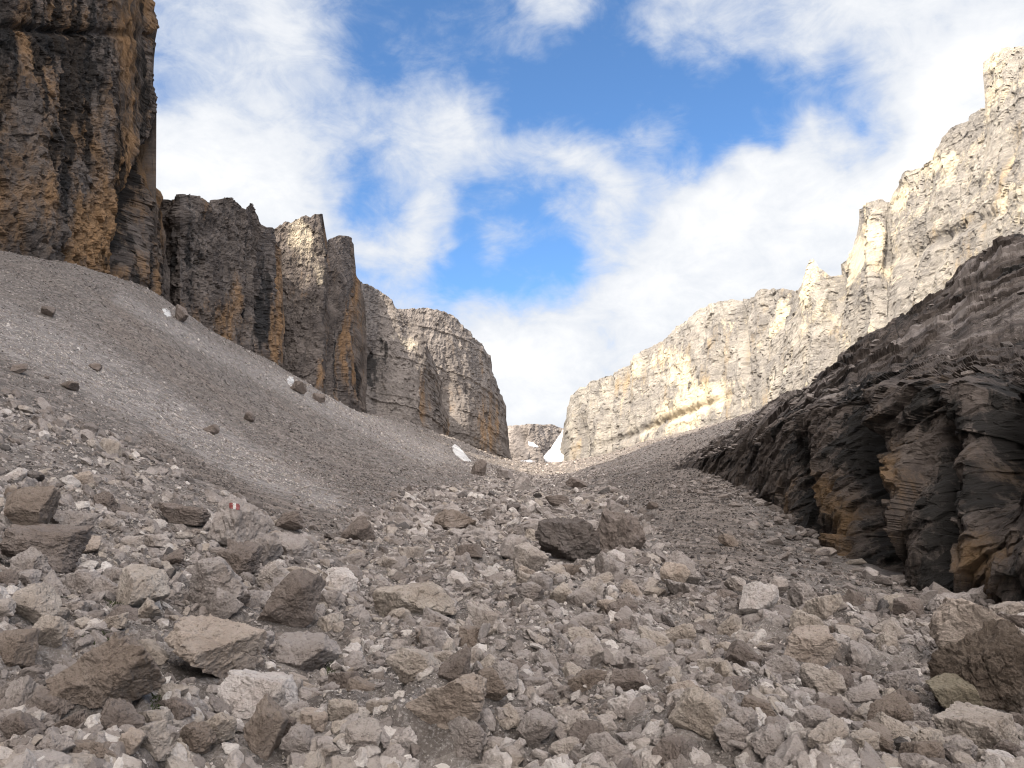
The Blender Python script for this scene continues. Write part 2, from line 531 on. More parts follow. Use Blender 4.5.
def seg(u, v, pts, wd):
    """closeness to a line drawn down the slope (a tongue of gravel, a bare strip)"""
    best = np.full(u.shape, 1e9)
    for (x0, y0, w0), (x1, y1, w1) in zip(pts[:-1], pts[1:]):
        dx, dy = x1 - x0, y1 - y0
        s = np.clip(((u - x0) * dx + (v - y0) * dy) / (dx * dx + dy * dy), 0, 1)
        best = np.minimum(best, np.hypot(u - x0 - s * dx, v - y0 - s * dy) / (w0 + s * (w1 - w0)))
    return np.exp(-best ** 2) * wd


def gs(u, v, cu, cv, su, sv, ang=0.0):
    ca, sa = math.cos(R(ang)), math.sin(R(ang))
    x, y = (u - cu) * ca + (v - cv) * sa, -(u - cu) * sa + (v - cv) * ca
    return np.exp(-(x / su) ** 2 - (y / sv) ** 2)




def pale_zone(u, v, f):
    p = seg(u, v, [(-60, 300, 30), (60, 352, 26), (160, 410, 24), (240, 458, 22), (330, 505, 16)], 1.0)
    p = p + seg(u, v, [(120, 300, 10), (260, 375, 12), (340, 410, 14), (430, 455, 14)], .75)
    p = p + seg(u, v, [(440, 455, 10), (490, 475, 10)], .5)
    return (p + .3 * gs(u, v, 560, 720, 330, 90)) * f


def brown_zone(u, v, f):
    p = seg(u, v, [(150, 440, 10), (250, 498, 12), (330, 522, 12)], .9)
    p = p + seg(u, v, [(690, 470, 34), (700, 520, 46), (740, 570, 40)], .95)
    p = p + gs(u, v, 20, 700, 60, 28) + .8 * gs(u, v, 930, 600, 110, 14)
    p = p + .6 * gs(u, v, 110, 650, 70, 16) + .5 * seg(u, v, [(120, 330, 20), (260, 420, 20), (380, 480, 20)], 1.0)
    return (p + .45 * gs(u, v, 640, 490, 90, 25)) * f


pale, brown = pale_zone(pu, pv, front) + .35 * np.clip(run, 0, 1), brown_zone(pu, pv, front) + .9 * np.clip(-run, 0, 1)
Vg = PG.reshape(-1, 3)
me = mesh_from('ground', Vg, gridfaces(len(RR), len(TH))[:, ::-1], {'pale': pale, 'brown': brown})
ground = tag(link('ground', me, M_ground), 'grey stony valley floor rising between two fans of scree', 'ground', kind='structure')


def ground_z(x, y):
    th, r = polar(np.asarray(x, float), np.asarray(y, float))
    fi = np.clip(np.interp(th, TH, np.arange(len(TH))), 0, len(TH) - 1.001)
    fj = np.clip(np.interp(np.log(r), np.log(RR), np.arange(len(RR))), 0, len(RR) - 1.001)
    i, j = fi.astype(int), fj.astype(int)
    a, b = fi - i, fj - j
    return (GZ[j, i] * (1 - a) + GZ[j, i + 1] * a) * (1 - b) + (GZ[j + 1, i] * (1 - a) + GZ[j + 1, i + 1] * a) * b


def ground_slope(x, y, e=.4):
    return (ground_z(x + e, y) - ground_z(x - e, y)) / (2 * e), (ground_z(x, y + e) - ground_z(x, y - e)) / (2 * e)


_DS = np.exp(np.linspace(math.log(2.5), math.log(1300), 3000))


def hit(u, v):
    """first ground point met in the direction (u, v)"""
    P = pix(u, v, _DS)
    under = np.nonzero(P[:, 2] <= ground_z(P[:, 0], P[:, 1]))[0]
    i = under[0] if len(under) else len(_DS) - 1
    return P[i]


# ------------------------------------------------------------------ cliffs: closed rock masses with relief
def relief(P, L, S, strat=.6, seed=0, fk=1.0):
    x, y, z = P[..., 0], P[..., 1], P[..., 2]
    wx = 3 * L * fbm(P / (16 * L), 2, seed + 3)
    ribs = fbm(np.stack([(x + wx) / (11 * L), (y + wx) / (11 * L), z / (55 * L)], -1), 4, seed)
    wb = .35 * fbm(P / (7 * L), 2, seed + 5)
    b1, g1 = worley(np.stack([x / (5 * L) + wb, y / (5 * L) + wb, z / (17 * L) + wb], -1), seed + 1)
    b2 = facet(np.stack([x / (2.2 * L) + wb, y / (2.2 * L), z / (4.6 * L) + wb], -1), seed + 2)
    b3 = facet(np.stack([x / (.9 * L), y / (.9 * L), z / (1.3 * L)], -1), seed + 6)
    flute = ridged(np.stack([x / (2.6 * L), y / (2.6 * L), z / (26 * L)], -1), 3, seed + 8)
    zz = (z + .10 * x + 2.2 * L * fbm(P / (45 * L), 2, seed + 7) + .5 * L * fbm(P / (6 * L), 2, seed + 17)) / (3.6 * L)
    fr = zz - np.floor(zz)
    lay = _hash(np.floor(zz).astype(np.int64), np.zeros(zz.shape, np.int64), np.zeros(zz.shape, np.int64), seed) % np.uint32(100) / 100.0
    ledge = (lay - .5) * 1.2 + .8 * (1 - fr) ** 2 * lay
    fine = fbm(P / (1.3 * L), 3, seed + 9)
    crack = -sstep(g1, .08, 0) * .25
    return S * L * ((3.9 - .9 * fk) * ribs + 1.5 * (b1 - .5) + 1.1 * b2 * (.4 + .6 * fk) + .42 * b3 * fk + .9 * flute * (.5 + .5 * fk) + strat * ledge + .7 * fine * fk + crack)


def poly(pts, u):
    a = np.array(pts, float)
    return np.interp(u, a[:, 0], a[:, 1])


def cliff(name, label, cat, top, base, depth, mat, L=1.0, S=1.0, strat=.6, batter=.12, T=40, jag=2.0, seed=0, res=1.1, sink=14,
          feats=(), tints=(), bias=(0, 0, 0), shade_wall=None, flare=0.0, fk=1.0):
    u0, u1 = top[0][0], top[-1][0]
    nu = max(24, int((u1 - u0) / res))
    u = np.linspace(u0, u1, nu)
    vb, vt, D = poly(base, u) + sink, poly(top, u), poly(depth, u)
    one = np.stack([u / 13, u * 0 + seed, u * 0], -1)
    jg = jag * (fbm(one, 2, seed) * 1.3 + fbm(one * 3.1, 2, seed + 4) * .9)
    jg += jag * .8 * (worley(np.stack([u / 6, u * 0 + seed, u * 0], -1), seed)[0] - .5)
    nw = max(24, int(np.max(vb - vt) / res))
    wv = np.linspace(0, 1, nw)[:, None]
    vv = vb + (vt - vb) * wv + jg * wv ** 5
    zb, zt = pix(u, vb, D)[:, 2], pix(u, vt, D)[:, 2]
    DD = D + batter * (zt - zb) * wv
    F = pix(np.broadcast_to(u, vv.shape), vv, DD)
    PU, PV = np.broadcast_to(u, vv.shape).copy(), vv.copy()
    if shade_wall is not None:                                   # unseen extension of the wall, added to throw shade on the valley
        pb, npre = np.array(shade_wall, float), 60
        s = np.linspace(0, 1, npre, endpoint=False)
        k = np.linspace(0, 1, len(pb) + 1)
        ptsb = np.vstack([pb[:, :3], F[0, 0][None]])
        ptst = np.vstack([np.stack([pb[:, 0], pb[:, 1], pb[:, 3]], -1), F[-1, 0][None]])
        B = np.stack([np.interp(s, k, ptsb[:, i]) for i in range(3)], -1)
        Tp = np.stack([np.interp(s, k, ptst[:, i]) for i in range(3)], -1)
        G = B[None] * (1 - wv[..., None]) + Tp[None] * wv[..., None]
        F = np.concatenate([G, F], 1)
        PU = np.concatenate([np.full((nw, npre), -2000.0), PU], 1)
        PV = np.concatenate([np.zeros((nw, npre)), PV], 1)
    ncol = F.shape[1]

    def back(p):                                          # away from the eye, on plan
        d = p[:2] / np.linalg.norm(p[:2]) if p[1] > 20 else np.array([-1.0, 0.0])
        return np.array([d[0], d[1], 0.0])
    ns, nb = 26, 60
    bl, br = back(F[0, 0]), back(F[0, -1])
    br = br + np.array([-.12 if u1 < 512 else .12, 0, 0])
    cols = []
    for j in range(1, ns + 1):
        cols.append(F[:, -1] + br * T * j / ns)
    RB, LB = F[:, -1] + br * T, F[:, 0] + bl * T
    midb = F[:, ncol // 2] + (bl + br) / 2 * T * 1.15
    for j in range(1, nb):
        s = j / nb
        cols.append((1 - s) ** 2 * RB + 2 * s * (1 - s) * midb + s * s * LB)
    for j in range(ns):
        cols.append(F[:, 0] + bl * T * (1 - j / ns))
    X = np.concatenate([F, np.stack(cols, 1)], 1)
    M = X.shape[1]
    foot = X[0, :, :2]
    tg_ = np.roll(foot, -1, 0) - np.roll(foot, 1, 0)
    nrm = np.stack([tg_[:, 1], -tg_[:, 0]], -1)
    kk = np.ones(9) / 9
    nrm = np.stack([np.convolve(np.concatenate([nrm[-4:, i], nrm[:, i], nrm[:4, i]]), kk, 'valid') for i in range(2)], -1)
    nrm /= np.linalg.norm(nrm, axis=1, keepdims=True) + 1e-9
    NR = np.concatenate([nrm, np.zeros((M, 1))], 1)[None]
    UU = np.concatenate([PU, np.full((nw, M - ncol), -2000.0)], 1)
    VV = np.concatenate([PV, np.zeros((nw, M - ncol))], 1)
    d = relief(X, L, S, strat, seed, fk)
    for (cu, cv, su, sv, ang, am) in feats:
        d = d + am * gs(UU, VV, cu, cv, su, sv, ang)
    d = d + flare * (1 - np.linspace(0, 1, nw)[:, None]) ** 4
    X = X + NR * d[..., None]
    # vertical unevenness of the rim
    X[..., 2] += (np.linspace(0, 1, nw)[:, None] ** 6) * 0
    # attributes: stains of the rock, darker clefts, sunlight painted on pale faces
    x, y, z = X[..., 0], X[..., 1], X[..., 2]
    so = fbm(np.stack([x / (9 * L), y / (9 * L), z / (26 * L)], -1), 4, seed + 21)
    sdk = fbm(np.stack([x / (4.5 * L), y / (4.5 * L), z / (60 * L)], -1), 4, seed + 31)
    att = [bias[0] + .9 * so, bias[1] + 1.0 * sdk, bias[2] + .5 * fbm(X / (12 * L), 3, seed + 41)]
    for (k_, cu, cv, su, sv, ang, am) in tints:
        att[k_] = att[k_] + am * gs(UU, VV, cu, cv, su, sv, ang)
    # top cap running back to a spine
    top_r = X[-1]
    C = np.empty_like(top_r)
    fr_c = top_r[:ncol] + np.stack([(bl * (1 - s) + br * s) for s in np.linspace(0, 1, ncol)]) * T * .5
    C[:ncol] = fr_c
    C[ncol:ncol + ns] = fr_c[-1]
    idx = np.linspace(ncol - 1, 0, nb - 1).astype(int)
    C[ncol + ns:ncol + ns + nb - 1] = fr_c[idx]
    C[ncol + ns + nb - 1:] = fr_c[0]
    caps = []
    for k in range(1, 9):
        s = k / 8
        q = top_r * (1 - s) + C * s
        q[:, 2] += -.04 * T * s + L * .9 * fbm(q / (5 * L), 3, seed + 51) * (1 - s) * s * 4 * .5
        caps.append(q)
    full = np.concatenate([X, np.stack(caps)], 0)
    att = [np.concatenate([a, np.repeat(a[-1:], 8, 0)], 0) for a in att]
    me = mesh_from(name, full, gridfaces(full.shape[0], M, True), {'ochre': att[0], 'dark': att[1], 'pale': att[2]}, smooth=False)
    return tag(link(name, me, mat), label, cat, kind='structure')


# tower beside the camera, with an unseen wall added beyond the frame for shade
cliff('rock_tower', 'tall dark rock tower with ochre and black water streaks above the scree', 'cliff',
      top=[(-60, -330), (60, -330), (112, -300), (134, -90), (143, -6), (147, 5), (154, 25), (155, 60), (151, 95), (148, 112), (147, 140), (149, 150), (154, 170), (160, 195), (164, 225), (167, 262), (168, 300)],  # part above the frame raised to shade the valley floor
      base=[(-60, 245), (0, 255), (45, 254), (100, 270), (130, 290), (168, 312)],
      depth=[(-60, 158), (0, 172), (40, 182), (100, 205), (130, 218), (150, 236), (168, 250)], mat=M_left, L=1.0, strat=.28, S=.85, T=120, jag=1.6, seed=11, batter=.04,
      shade_wall=[(-150, -420, 20, 300), (-132, -260, 20, 380), (-122, -100, 25, 430), (-114, 30, 40, 440), (-108, 125, 50, 440)],
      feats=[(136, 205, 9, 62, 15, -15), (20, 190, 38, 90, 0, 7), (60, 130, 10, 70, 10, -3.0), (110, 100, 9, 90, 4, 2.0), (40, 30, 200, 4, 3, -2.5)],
      tints=[(0, 85, 240, 26, 30, 0, .55), (0, 20, 185, 26, 50, 0, .35), (0, 125, 150, 10, 40, 0, .45), (0, 90, 110, 8, 40, 0, .35), (0, 100, 30, 60, 16, 0, .2),
              (1, 75, 100, 14, 70, 12, .75), (1, 136, 205, 8, 52, 15, 1.5), (1, 55, 60, 30, 40, 0, .5), (1, 50, 210, 8, 30, 0, .4), (1, 118, 190, 5, 60, 6, .5),  # the cleft is coloured darker as well as set back
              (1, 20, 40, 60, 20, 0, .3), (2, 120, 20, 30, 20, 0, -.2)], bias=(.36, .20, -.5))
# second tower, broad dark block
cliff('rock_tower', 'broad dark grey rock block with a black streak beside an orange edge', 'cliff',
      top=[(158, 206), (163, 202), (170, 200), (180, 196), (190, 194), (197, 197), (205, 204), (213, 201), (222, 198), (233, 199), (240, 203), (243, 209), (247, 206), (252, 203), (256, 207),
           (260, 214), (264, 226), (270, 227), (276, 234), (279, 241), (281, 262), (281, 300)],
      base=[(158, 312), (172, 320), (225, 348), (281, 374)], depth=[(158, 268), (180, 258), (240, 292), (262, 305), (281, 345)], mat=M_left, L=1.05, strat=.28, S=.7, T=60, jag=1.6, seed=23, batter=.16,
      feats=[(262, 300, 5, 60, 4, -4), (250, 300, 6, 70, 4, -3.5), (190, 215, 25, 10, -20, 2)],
      tints=[(1, 246, 310, 5, 45, 3, 1.0), (1, 266, 320, 4, 40, 3, .8), (0, 272, 340, 6, 40, 0, .9), (0, 278, 280, 4, 40, 0, .6), (1, 180, 250, 22, 25, 20, .35), (0, 215, 320, 25, 15, 0, .15),
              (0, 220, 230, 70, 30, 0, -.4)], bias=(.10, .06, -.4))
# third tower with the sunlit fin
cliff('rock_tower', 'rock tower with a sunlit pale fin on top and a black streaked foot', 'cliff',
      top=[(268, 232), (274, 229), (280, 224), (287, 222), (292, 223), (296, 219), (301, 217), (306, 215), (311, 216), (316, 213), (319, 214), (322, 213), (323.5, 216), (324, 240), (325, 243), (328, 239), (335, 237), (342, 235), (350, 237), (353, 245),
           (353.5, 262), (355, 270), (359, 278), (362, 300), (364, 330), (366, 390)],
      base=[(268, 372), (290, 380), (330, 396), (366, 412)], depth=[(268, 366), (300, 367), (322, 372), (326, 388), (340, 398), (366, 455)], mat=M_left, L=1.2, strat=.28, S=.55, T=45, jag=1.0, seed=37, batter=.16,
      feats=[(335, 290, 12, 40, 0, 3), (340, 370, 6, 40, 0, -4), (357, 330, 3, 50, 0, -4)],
      tints=[(2, 300, 240, 22, 30, 0, 1.0), (2, 318, 290, 16, 40, 20, .6), (1, 338, 380, 7, 38, 0, .95), (1, 357, 385, 4, 30, 0, .9), (0, 345, 340, 9, 55, 0, .75), (0, 357, 310, 5, 45, 0, .8),  # pale entries on the fin paint sunlight into the rock
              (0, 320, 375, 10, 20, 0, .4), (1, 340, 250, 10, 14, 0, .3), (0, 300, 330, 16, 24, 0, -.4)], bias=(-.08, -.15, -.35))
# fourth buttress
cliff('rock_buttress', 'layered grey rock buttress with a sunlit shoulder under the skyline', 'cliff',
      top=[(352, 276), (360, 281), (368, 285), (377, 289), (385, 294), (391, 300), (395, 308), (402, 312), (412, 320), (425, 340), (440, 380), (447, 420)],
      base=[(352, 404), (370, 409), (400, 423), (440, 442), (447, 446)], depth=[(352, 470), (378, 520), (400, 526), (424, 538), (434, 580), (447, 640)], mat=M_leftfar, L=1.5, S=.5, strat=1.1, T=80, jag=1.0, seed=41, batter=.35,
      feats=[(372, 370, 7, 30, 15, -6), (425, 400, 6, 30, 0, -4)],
      tints=[(1, 375, 375, 9, 26, 10, .75), (1, 436, 405, 4, 24, 0, .7), (0, 424, 405, 7, 28, 0, .75), (0, 444, 430, 5, 15, 0, .5), (2, 405, 345, 18, 14, 30, .9)], bias=(-.18, -.15, -.35))  # pale patch on the shoulder is sunlight painted into the colour
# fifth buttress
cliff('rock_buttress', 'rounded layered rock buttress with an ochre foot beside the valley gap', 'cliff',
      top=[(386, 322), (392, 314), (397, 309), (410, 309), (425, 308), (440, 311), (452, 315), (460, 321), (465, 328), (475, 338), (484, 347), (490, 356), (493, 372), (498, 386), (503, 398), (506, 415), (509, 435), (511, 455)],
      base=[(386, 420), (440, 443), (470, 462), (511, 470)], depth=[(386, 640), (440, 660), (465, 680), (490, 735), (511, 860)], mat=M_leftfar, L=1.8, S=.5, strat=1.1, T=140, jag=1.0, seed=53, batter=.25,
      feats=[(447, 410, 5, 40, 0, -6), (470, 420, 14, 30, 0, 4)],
      tints=[(0, 490, 430, 12, 32, 0, .8), (0, 470, 430, 7, 22, 0, .4), (1, 466, 400, 4, 30, 0, .4), (2, 446, 400, 3, 30, 0, .4)], bias=(-.16, -.22, -.35))
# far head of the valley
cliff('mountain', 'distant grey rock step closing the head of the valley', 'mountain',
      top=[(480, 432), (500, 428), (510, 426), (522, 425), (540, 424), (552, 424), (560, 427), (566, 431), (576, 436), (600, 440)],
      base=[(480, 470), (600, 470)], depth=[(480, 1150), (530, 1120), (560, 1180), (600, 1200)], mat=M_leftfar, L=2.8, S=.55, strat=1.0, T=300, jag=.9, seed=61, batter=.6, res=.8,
      feats=[(528, 445, 5, 16, -20, -22), (512, 445, 8, 14, 0, 10)], tints=[(1, 530, 442, 4, 10, -20, .5)], bias=(-.3, -.2, -.3))
# right wall, far half
cliff('rock_wall', 'long sunlit cream and grey rock wall beside the valley gap', 'cliff',
      top=[(563, 446), (565, 424), (568, 408), (573, 396), (580, 388), (595, 381), (612, 374), (625, 366), (640, 352), (655, 344), (668, 336), (676, 327), (690, 320), (700, 308), (712, 304), (730, 300), (745, 299),
           (755, 297), (760, 291), (772, 288), (790, 290), (802, 291), (830, 300)],
      base=[(563, 470), (600, 466), (650, 452), (690, 438), (760, 414), (830, 388)], depth=[(563, 880), (568, 830), (600, 770), (640, 705), (690, 640), (740, 580), (790, 520), (830, 480)], mat=M_right, L=1.7, S=.72, fk=.30, strat=.22, T=160, jag=1.3, seed=71, batter=.16,
      feats=[(742, 330, 4, 45, -8, -9), (610, 400, 3, 60, 0, -4), (627, 390, 3, 50, 0, -4), (645, 385, 3, 50, 0, -3), (583, 440, 5, 20, 0, -9), (668, 420, 60, 3.5, -22, -5), (720, 380, 5, 30, 0, -5)],
      tints=[(2, 690, 410, 40, 20, -22, .75), (2, 640, 365, 40, 8, -25, .45), (2, 680, 370, 20, 22, 0, .5), (0, 700, 395, 35, 25, -20, .5), (0, 640, 370, 50, 12, -25, .3), (1, 660, 430, 50, 3, -22, .3), (1, 583, 445, 8, 16, 0, .6), (1, 720, 375, 5, 22, 0, .55), (1, 700, 350, 18, 10, 0, .35),
              (2, 780, 330, 14, 28, 20, .55), (1, 690, 385, 8, 8, 0, .4)], bias=(-.02, -.18, .13))
# right wall, near half with the spires
cliff('rock_wall', 'steep sunlit ridge of pale rock steps and spires climbing above the dark outcrop', 'cliff',
      top=[(770, 345), (785, 318), (795, 300), (800, 285), (804, 270), (808, 262), (813, 258), (817, 262), (820, 269), (826, 273), (831, 277), (836, 277), (840, 275), (841, 265), (848, 256), (853, 248), (856, 225), (858, 210), (866, 203),
           (878, 200), (886, 203), (893, 200), (896, 190), (900, 178), (905, 172), (915, 170), (925, 166), (934, 160), (938, 148), (945, 136), (955, 127), (965, 122), (975, 113), (983, 108), (985, 96), (981, 88), (977, 80), (980, 70), (988, 60),
           (996, 53), (1006, 48), (1016, 47), (1030, 44), (1080, 20), (1180, -20)],
      base=[(770, 414), (800, 404), (850, 380), (930, 335), (1024, 292), (1180, 230)], depth=[(770, 520), (795, 478), (815, 455), (840, 448), (856, 415), (870, 390), (890, 392), (900, 380), (940, 350), (980, 322), (1024, 296), (1180, 250)],
      mat=M_right, L=1.35, S=.72, fk=.35, strat=.30, T=46, jag=1.0, seed=83, batter=.45,
      feats=[(878, 240, 8, 30, 5, 6), (858, 250, 5, 35, 0, -5), (842, 285, 4, 20, 0, -6), (905, 260, 12, 20, 0, -4), (950, 235, 60, 6, -24, -3), (820, 300, 8, 30, 0, 5)],
      tints=[(2, 815, 285, 14, 26, 0, .55), (2, 868, 235, 12, 34, 0, .6), (2, 905, 190, 20, 20, 0, .35), (2, 1000, 75, 18, 28, 0, .5), (0, 960, 225, 60, 12, -24, .35), (1, 890, 245, 10, 18, 0, .4), (1, 950, 228, 40, 4, -24, .25), (2, 985, 180, 40, 30, 0, .15), (2, 850, 262, 8, 20, 0, .5), (2, 930, 165, 20, 14, -30, .4)],  # cream rock with sunlight painted on the spires, shade on their grey side
      bias=(-.12, -.24, .22))

# ---- dark outcrop: ribbed steep face, then a rough slope up to its skyline
u = np.concatenate([np.linspace(655, 700, 70)[:-1], np.linspace(700, 845, 520)[:-1], np.linspace(845, 1060, 340)[:-1], np.linspace(1060, 1230, 120)])
o_base = poly([(655, 484), (675, 474), (690, 470), (720, 474), (745, 486), (770, 512), (790, 534), (820, 556), (850, 572), (890, 584), (930, 592), (975, 600), (1024, 606), (1230, 625)], u) + 7
o_lip = poly([(655, 480), (675, 470), (690, 463), (720, 456), (742, 452), (765, 440), (800, 422), (840, 404), (870, 394), (905, 388), (945, 386), (985, 392), (1024, 396), (1230, 385)], u)
o_sky = poly([(655, 478), (675, 466), (690, 455), (720, 437), (742, 424), (765, 412), (800, 394), (830, 372), (850, 356), (880, 336), (905, 318), (930, 297), (955, 276), (985, 252), (1005, 236), (1024, 227), (1230, 150)], u)
d_base = poly([(655, 112), (690, 86), (720, 66), (745, 52), (770, 40), (790, 33), (820, 27), (850, 23), (890, 19.5), (930, 17.4), (975, 16), (1024, 14.6), (1230, 11)], u)
d_lip = d_base + poly([(655, 4), (745, 9), (800, 9), (850, 6), (900, 4.2), (1024, 3), (1230, 2)], u)
d_sky = poly([(655, 120), (690, 100), (742, 84), (800, 78), (850, 74), (930, 70), (1024, 64), (1230, 52)], u)
sk = np.stack([u / 9, u * 0, u * 0], -1)
o_lip = o_lip + 9 * fbm(sk / 2.5, 3, 15) * sstep(u, 740, 840)
o_sky = o_sky + 2.6 * fbm(sk, 3, 5) + 1.6 * (worley(sk * 1.7, 9)[0] - .5)
nA_, nB_ = 300, 330
wa, wb_ = np.linspace(0, 1, nA_)[:, None], np.linspace(0, 1, nB_ + 1)[1:, None]
VA = o_base + (o_lip - o_base) * wa
DA = d_base + (d_lip - d_base) * wa ** 1.5
VB = o_lip + (o_sky - o_lip) * wb_ ** .9
DB = d_lip + (d_sky - d_lip) * (wb_ ** 1.25)
UA = np.broadcast_to(u, VA.shape)
UB = np.broadcast_to(u, VB.shape)
X = np.concatenate([pix(UA, VA, DA), pix(UB, VB, DB)], 0)
UU, VV = np.concatenate([UA, UB], 0), np.concatenate([VA, VB], 0)
Wf = np.concatenate([np.broadcast_to(wa, VA.shape), np.ones(VB.shape)], 0)
Ws = np.concatenate([np.zeros(VA.shape), np.broadcast_to(wb_, VB.shape)], 0)
facek = 1 - sstep(Ws, 0, .34)
near = np.clip(X[..., 1] / 20, .8, 4.2)
rel_s = .50 * fbm(X / np.array([3.0, 3.0, 4.5]), 5, 101) * np.minimum(near, 2.0)
zz = (X[..., 2] + .34 * X[..., 0] * .6 - .06 * X[..., 1] + .5 * fbm(X / 5, 3, 111)) / .75
fr = zz - np.floor(zz)
lay = _hash(np.floor(zz).astype(np.int64), np.zeros(zz.shape, np.int64), np.zeros(zz.shape, np.int64), 3) % np.uint32(100) / 100.0
b1 = facet(X / np.array([1.5, 1.5, 2.3]) + .12 * fbm(X / 2.4, 2, 7)[..., None], 121)
b2 = facet(X / np.array([.50, .50, .62]), 122)
b4 = facet(X / np.array([.20, .20, .22]), 123)
b3 = facet(X / np.array([6.5, 6.5, 4.0]) + .25 * fbm(X / 7, 2, 17)[..., None], 125)
b5 = facet(X / np.array([2.4, 2.4, 1.7]), 126)
gap = np.maximum(np.linalg.norm(np.gradient(X, axis=1), axis=-1), np.linalg.norm(np.gradient(X, axis=0), axis=-1))
k1, k2, k3, k4, k5 = [sstep(cell / gap, 1.5, 4.5) for cell in (1.5, .5, .2, .8, 2.4)]
ks = .22 + .78 * facek
rockd = rel_s + (.70 * b1 * k1 * ks + .34 * b2 * k2 * ks + .09 * b4 * k3 * facek + .22 * k4 * ks * ridged(X / np.array([.8, .8, 1.7]), 5, 133) + .14 * k2 * ks * fbm(X / .35, 4, 131)) * (.7 + .3 * np.minimum(near, 2.2)) + (1.0 * b3 + .55 * b5 * k5) * (1 - facek) * np.minimum(near / 2, 1.5) + .07 * (lay - .5) * Ws
rib = np.zeros_like(UU)
for (cu, cv, su, sv, ang, am) in [(868, 480, 17, 100, -10, -3.6), (945, 455, 9, 80, -6, -1.6), (1003, 440, 24, 60, 0, -2.8), (955, 545, 22, 40, 0, -1.0), (806, 480, 10, 60, -8, -1.1), (835, 500, 11, 80, -12, .9), (905, 470, 15, 90, -14, .8),
                                  (975, 520, 16, 90, -6, .9), (885, 420, 8, 30, -10, .5), (770, 480, 16, 30, 0, .6), (1050, 480, 20, 120, 0, 1.0), (1010, 560, 30, 40, 0, .6), (1100, 450, 20, 90, 0, -1.4), (1160, 470, 20, 90, 0, 1.0)]:
    rib += am * gs(UU, VV, cu, cv, su, sv, ang)
over = .5 * np.sin(Wf * math.pi) * facek                       # the foot of the face is undercut a little
# face pushes towards the valley (left and towards the eye), slope pushes up
rockd = rockd * np.clip(d_sky * 0 + 1, 0, 1)
edge = (sstep(u, 655, 715) * (.7 + .3 * sstep(u, 760, 880)))[None]
fb = pix(u, o_base, d_base)[:, :2]
tgu = np.stack([np.gradient(fb[:, 0]), np.gradient(fb[:, 1])], -1)
tgu /= np.linalg.norm(tgu, axis=1, keepdims=True)
fn = np.stack([tgu[:, 1], -tgu[:, 0] - .30, np.full(len(u), .10)], -1)
fn = (fn / np.linalg.norm(fn, axis=1, keepdims=True))[None]
sn = np.array([-.25, -.35, .9])
al0 = np.stack([(X[..., 0] * .75 + X[..., 1] * .2 + X[..., 2] * .5) / 9.0, (X[..., 2] * .8 - X[..., 0] * .45) / 1.7, X[..., 1] / 9.0], -1)
bandd = -fbm(al0 + .3 * fbm(X / 3, 2, 55)[..., None], 2, 177)
dirn = fn * facek[..., None] + sn * (1 - facek[..., None])
X = X + dirn * (((rockd + .5 * near * (1 - facek) * bandd * k1) * (.42 + .16 * facek) + np.where(rib < 0, rib * .66, rib * .42) * facek - over * .3) * edge)[..., None]
oc = .05 + .7 * fbm(X / np.array([1.6, 1.6, 4.0]), 4, 141) * 1.0 - .8 * (1 - facek)
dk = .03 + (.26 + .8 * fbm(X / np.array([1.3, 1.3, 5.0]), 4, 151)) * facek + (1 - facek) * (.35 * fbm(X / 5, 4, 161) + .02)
al = np.stack([(X[..., 0] * .75 + X[..., 1] * .2 + X[..., 2] * .5) / 9.0, (X[..., 2] * .8 - X[..., 0] * .45) / 1.7, X[..., 1] / 9.0], -1)
band = fbm(al + .3 * fbm(X / 3, 2, 55)[..., None], 4, 177)
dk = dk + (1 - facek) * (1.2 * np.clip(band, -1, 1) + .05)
pl = -.5 + .5 * fbm(X / 2.0, 4, 171) + (1 - facek) * (.62 - 1.3 * band)
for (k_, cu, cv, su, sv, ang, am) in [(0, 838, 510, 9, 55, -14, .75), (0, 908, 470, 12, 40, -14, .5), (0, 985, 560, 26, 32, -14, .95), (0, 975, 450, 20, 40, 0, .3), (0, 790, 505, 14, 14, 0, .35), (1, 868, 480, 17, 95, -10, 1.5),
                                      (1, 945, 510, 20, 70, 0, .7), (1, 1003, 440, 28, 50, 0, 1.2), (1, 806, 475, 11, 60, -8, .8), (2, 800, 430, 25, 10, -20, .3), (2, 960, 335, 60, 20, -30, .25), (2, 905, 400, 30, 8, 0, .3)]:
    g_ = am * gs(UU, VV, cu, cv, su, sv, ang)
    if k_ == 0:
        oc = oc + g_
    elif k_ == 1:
        dk = dk + g_  # shade of the recesses painted into the colour, along with dark lichen
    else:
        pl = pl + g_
SLOPE = X[nA_ + 25:nA_ + nB_ - 4].reshape(-1, 3).copy()
rows = [X]
for k in range(1, 30):                                         # the far side of the ridge
    q = X[-1].copy()
    s = k / 29
    q[:, 0] += s * 34
    q[:, 1] += s * 26
    q[:, 2] += -s * s * 12 + .8 * fbm(q / 4, 3, 7) * s
    rows.append(q[None])
X = np.concatenate(rows, 0)
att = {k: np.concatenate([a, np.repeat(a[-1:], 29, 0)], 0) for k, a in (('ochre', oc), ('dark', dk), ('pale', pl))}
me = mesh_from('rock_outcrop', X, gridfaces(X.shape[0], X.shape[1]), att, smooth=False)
tag(link('rock_outcrop', me, M_out), 'dark ribbed rock outcrop with orange staining at the edge of the valley', 'rock outcrop', kind='structure')

# ------------------------------------------------------------------ snow lying in gullies and at the foot of the walls
_dg = bpy.context.evaluated_depsgraph_get()
_dg.update()


def scene_hit(u, v):
    o = Vector((0, 0, CAMH))
    p = pix(u, v, 1.0)
    ok, loc, nr, *_r = sc.ray_cast(_dg, o, (Vector(p) - o).normalized())
    return (np.array(loc), np.array(nr)) if ok else (None, None)


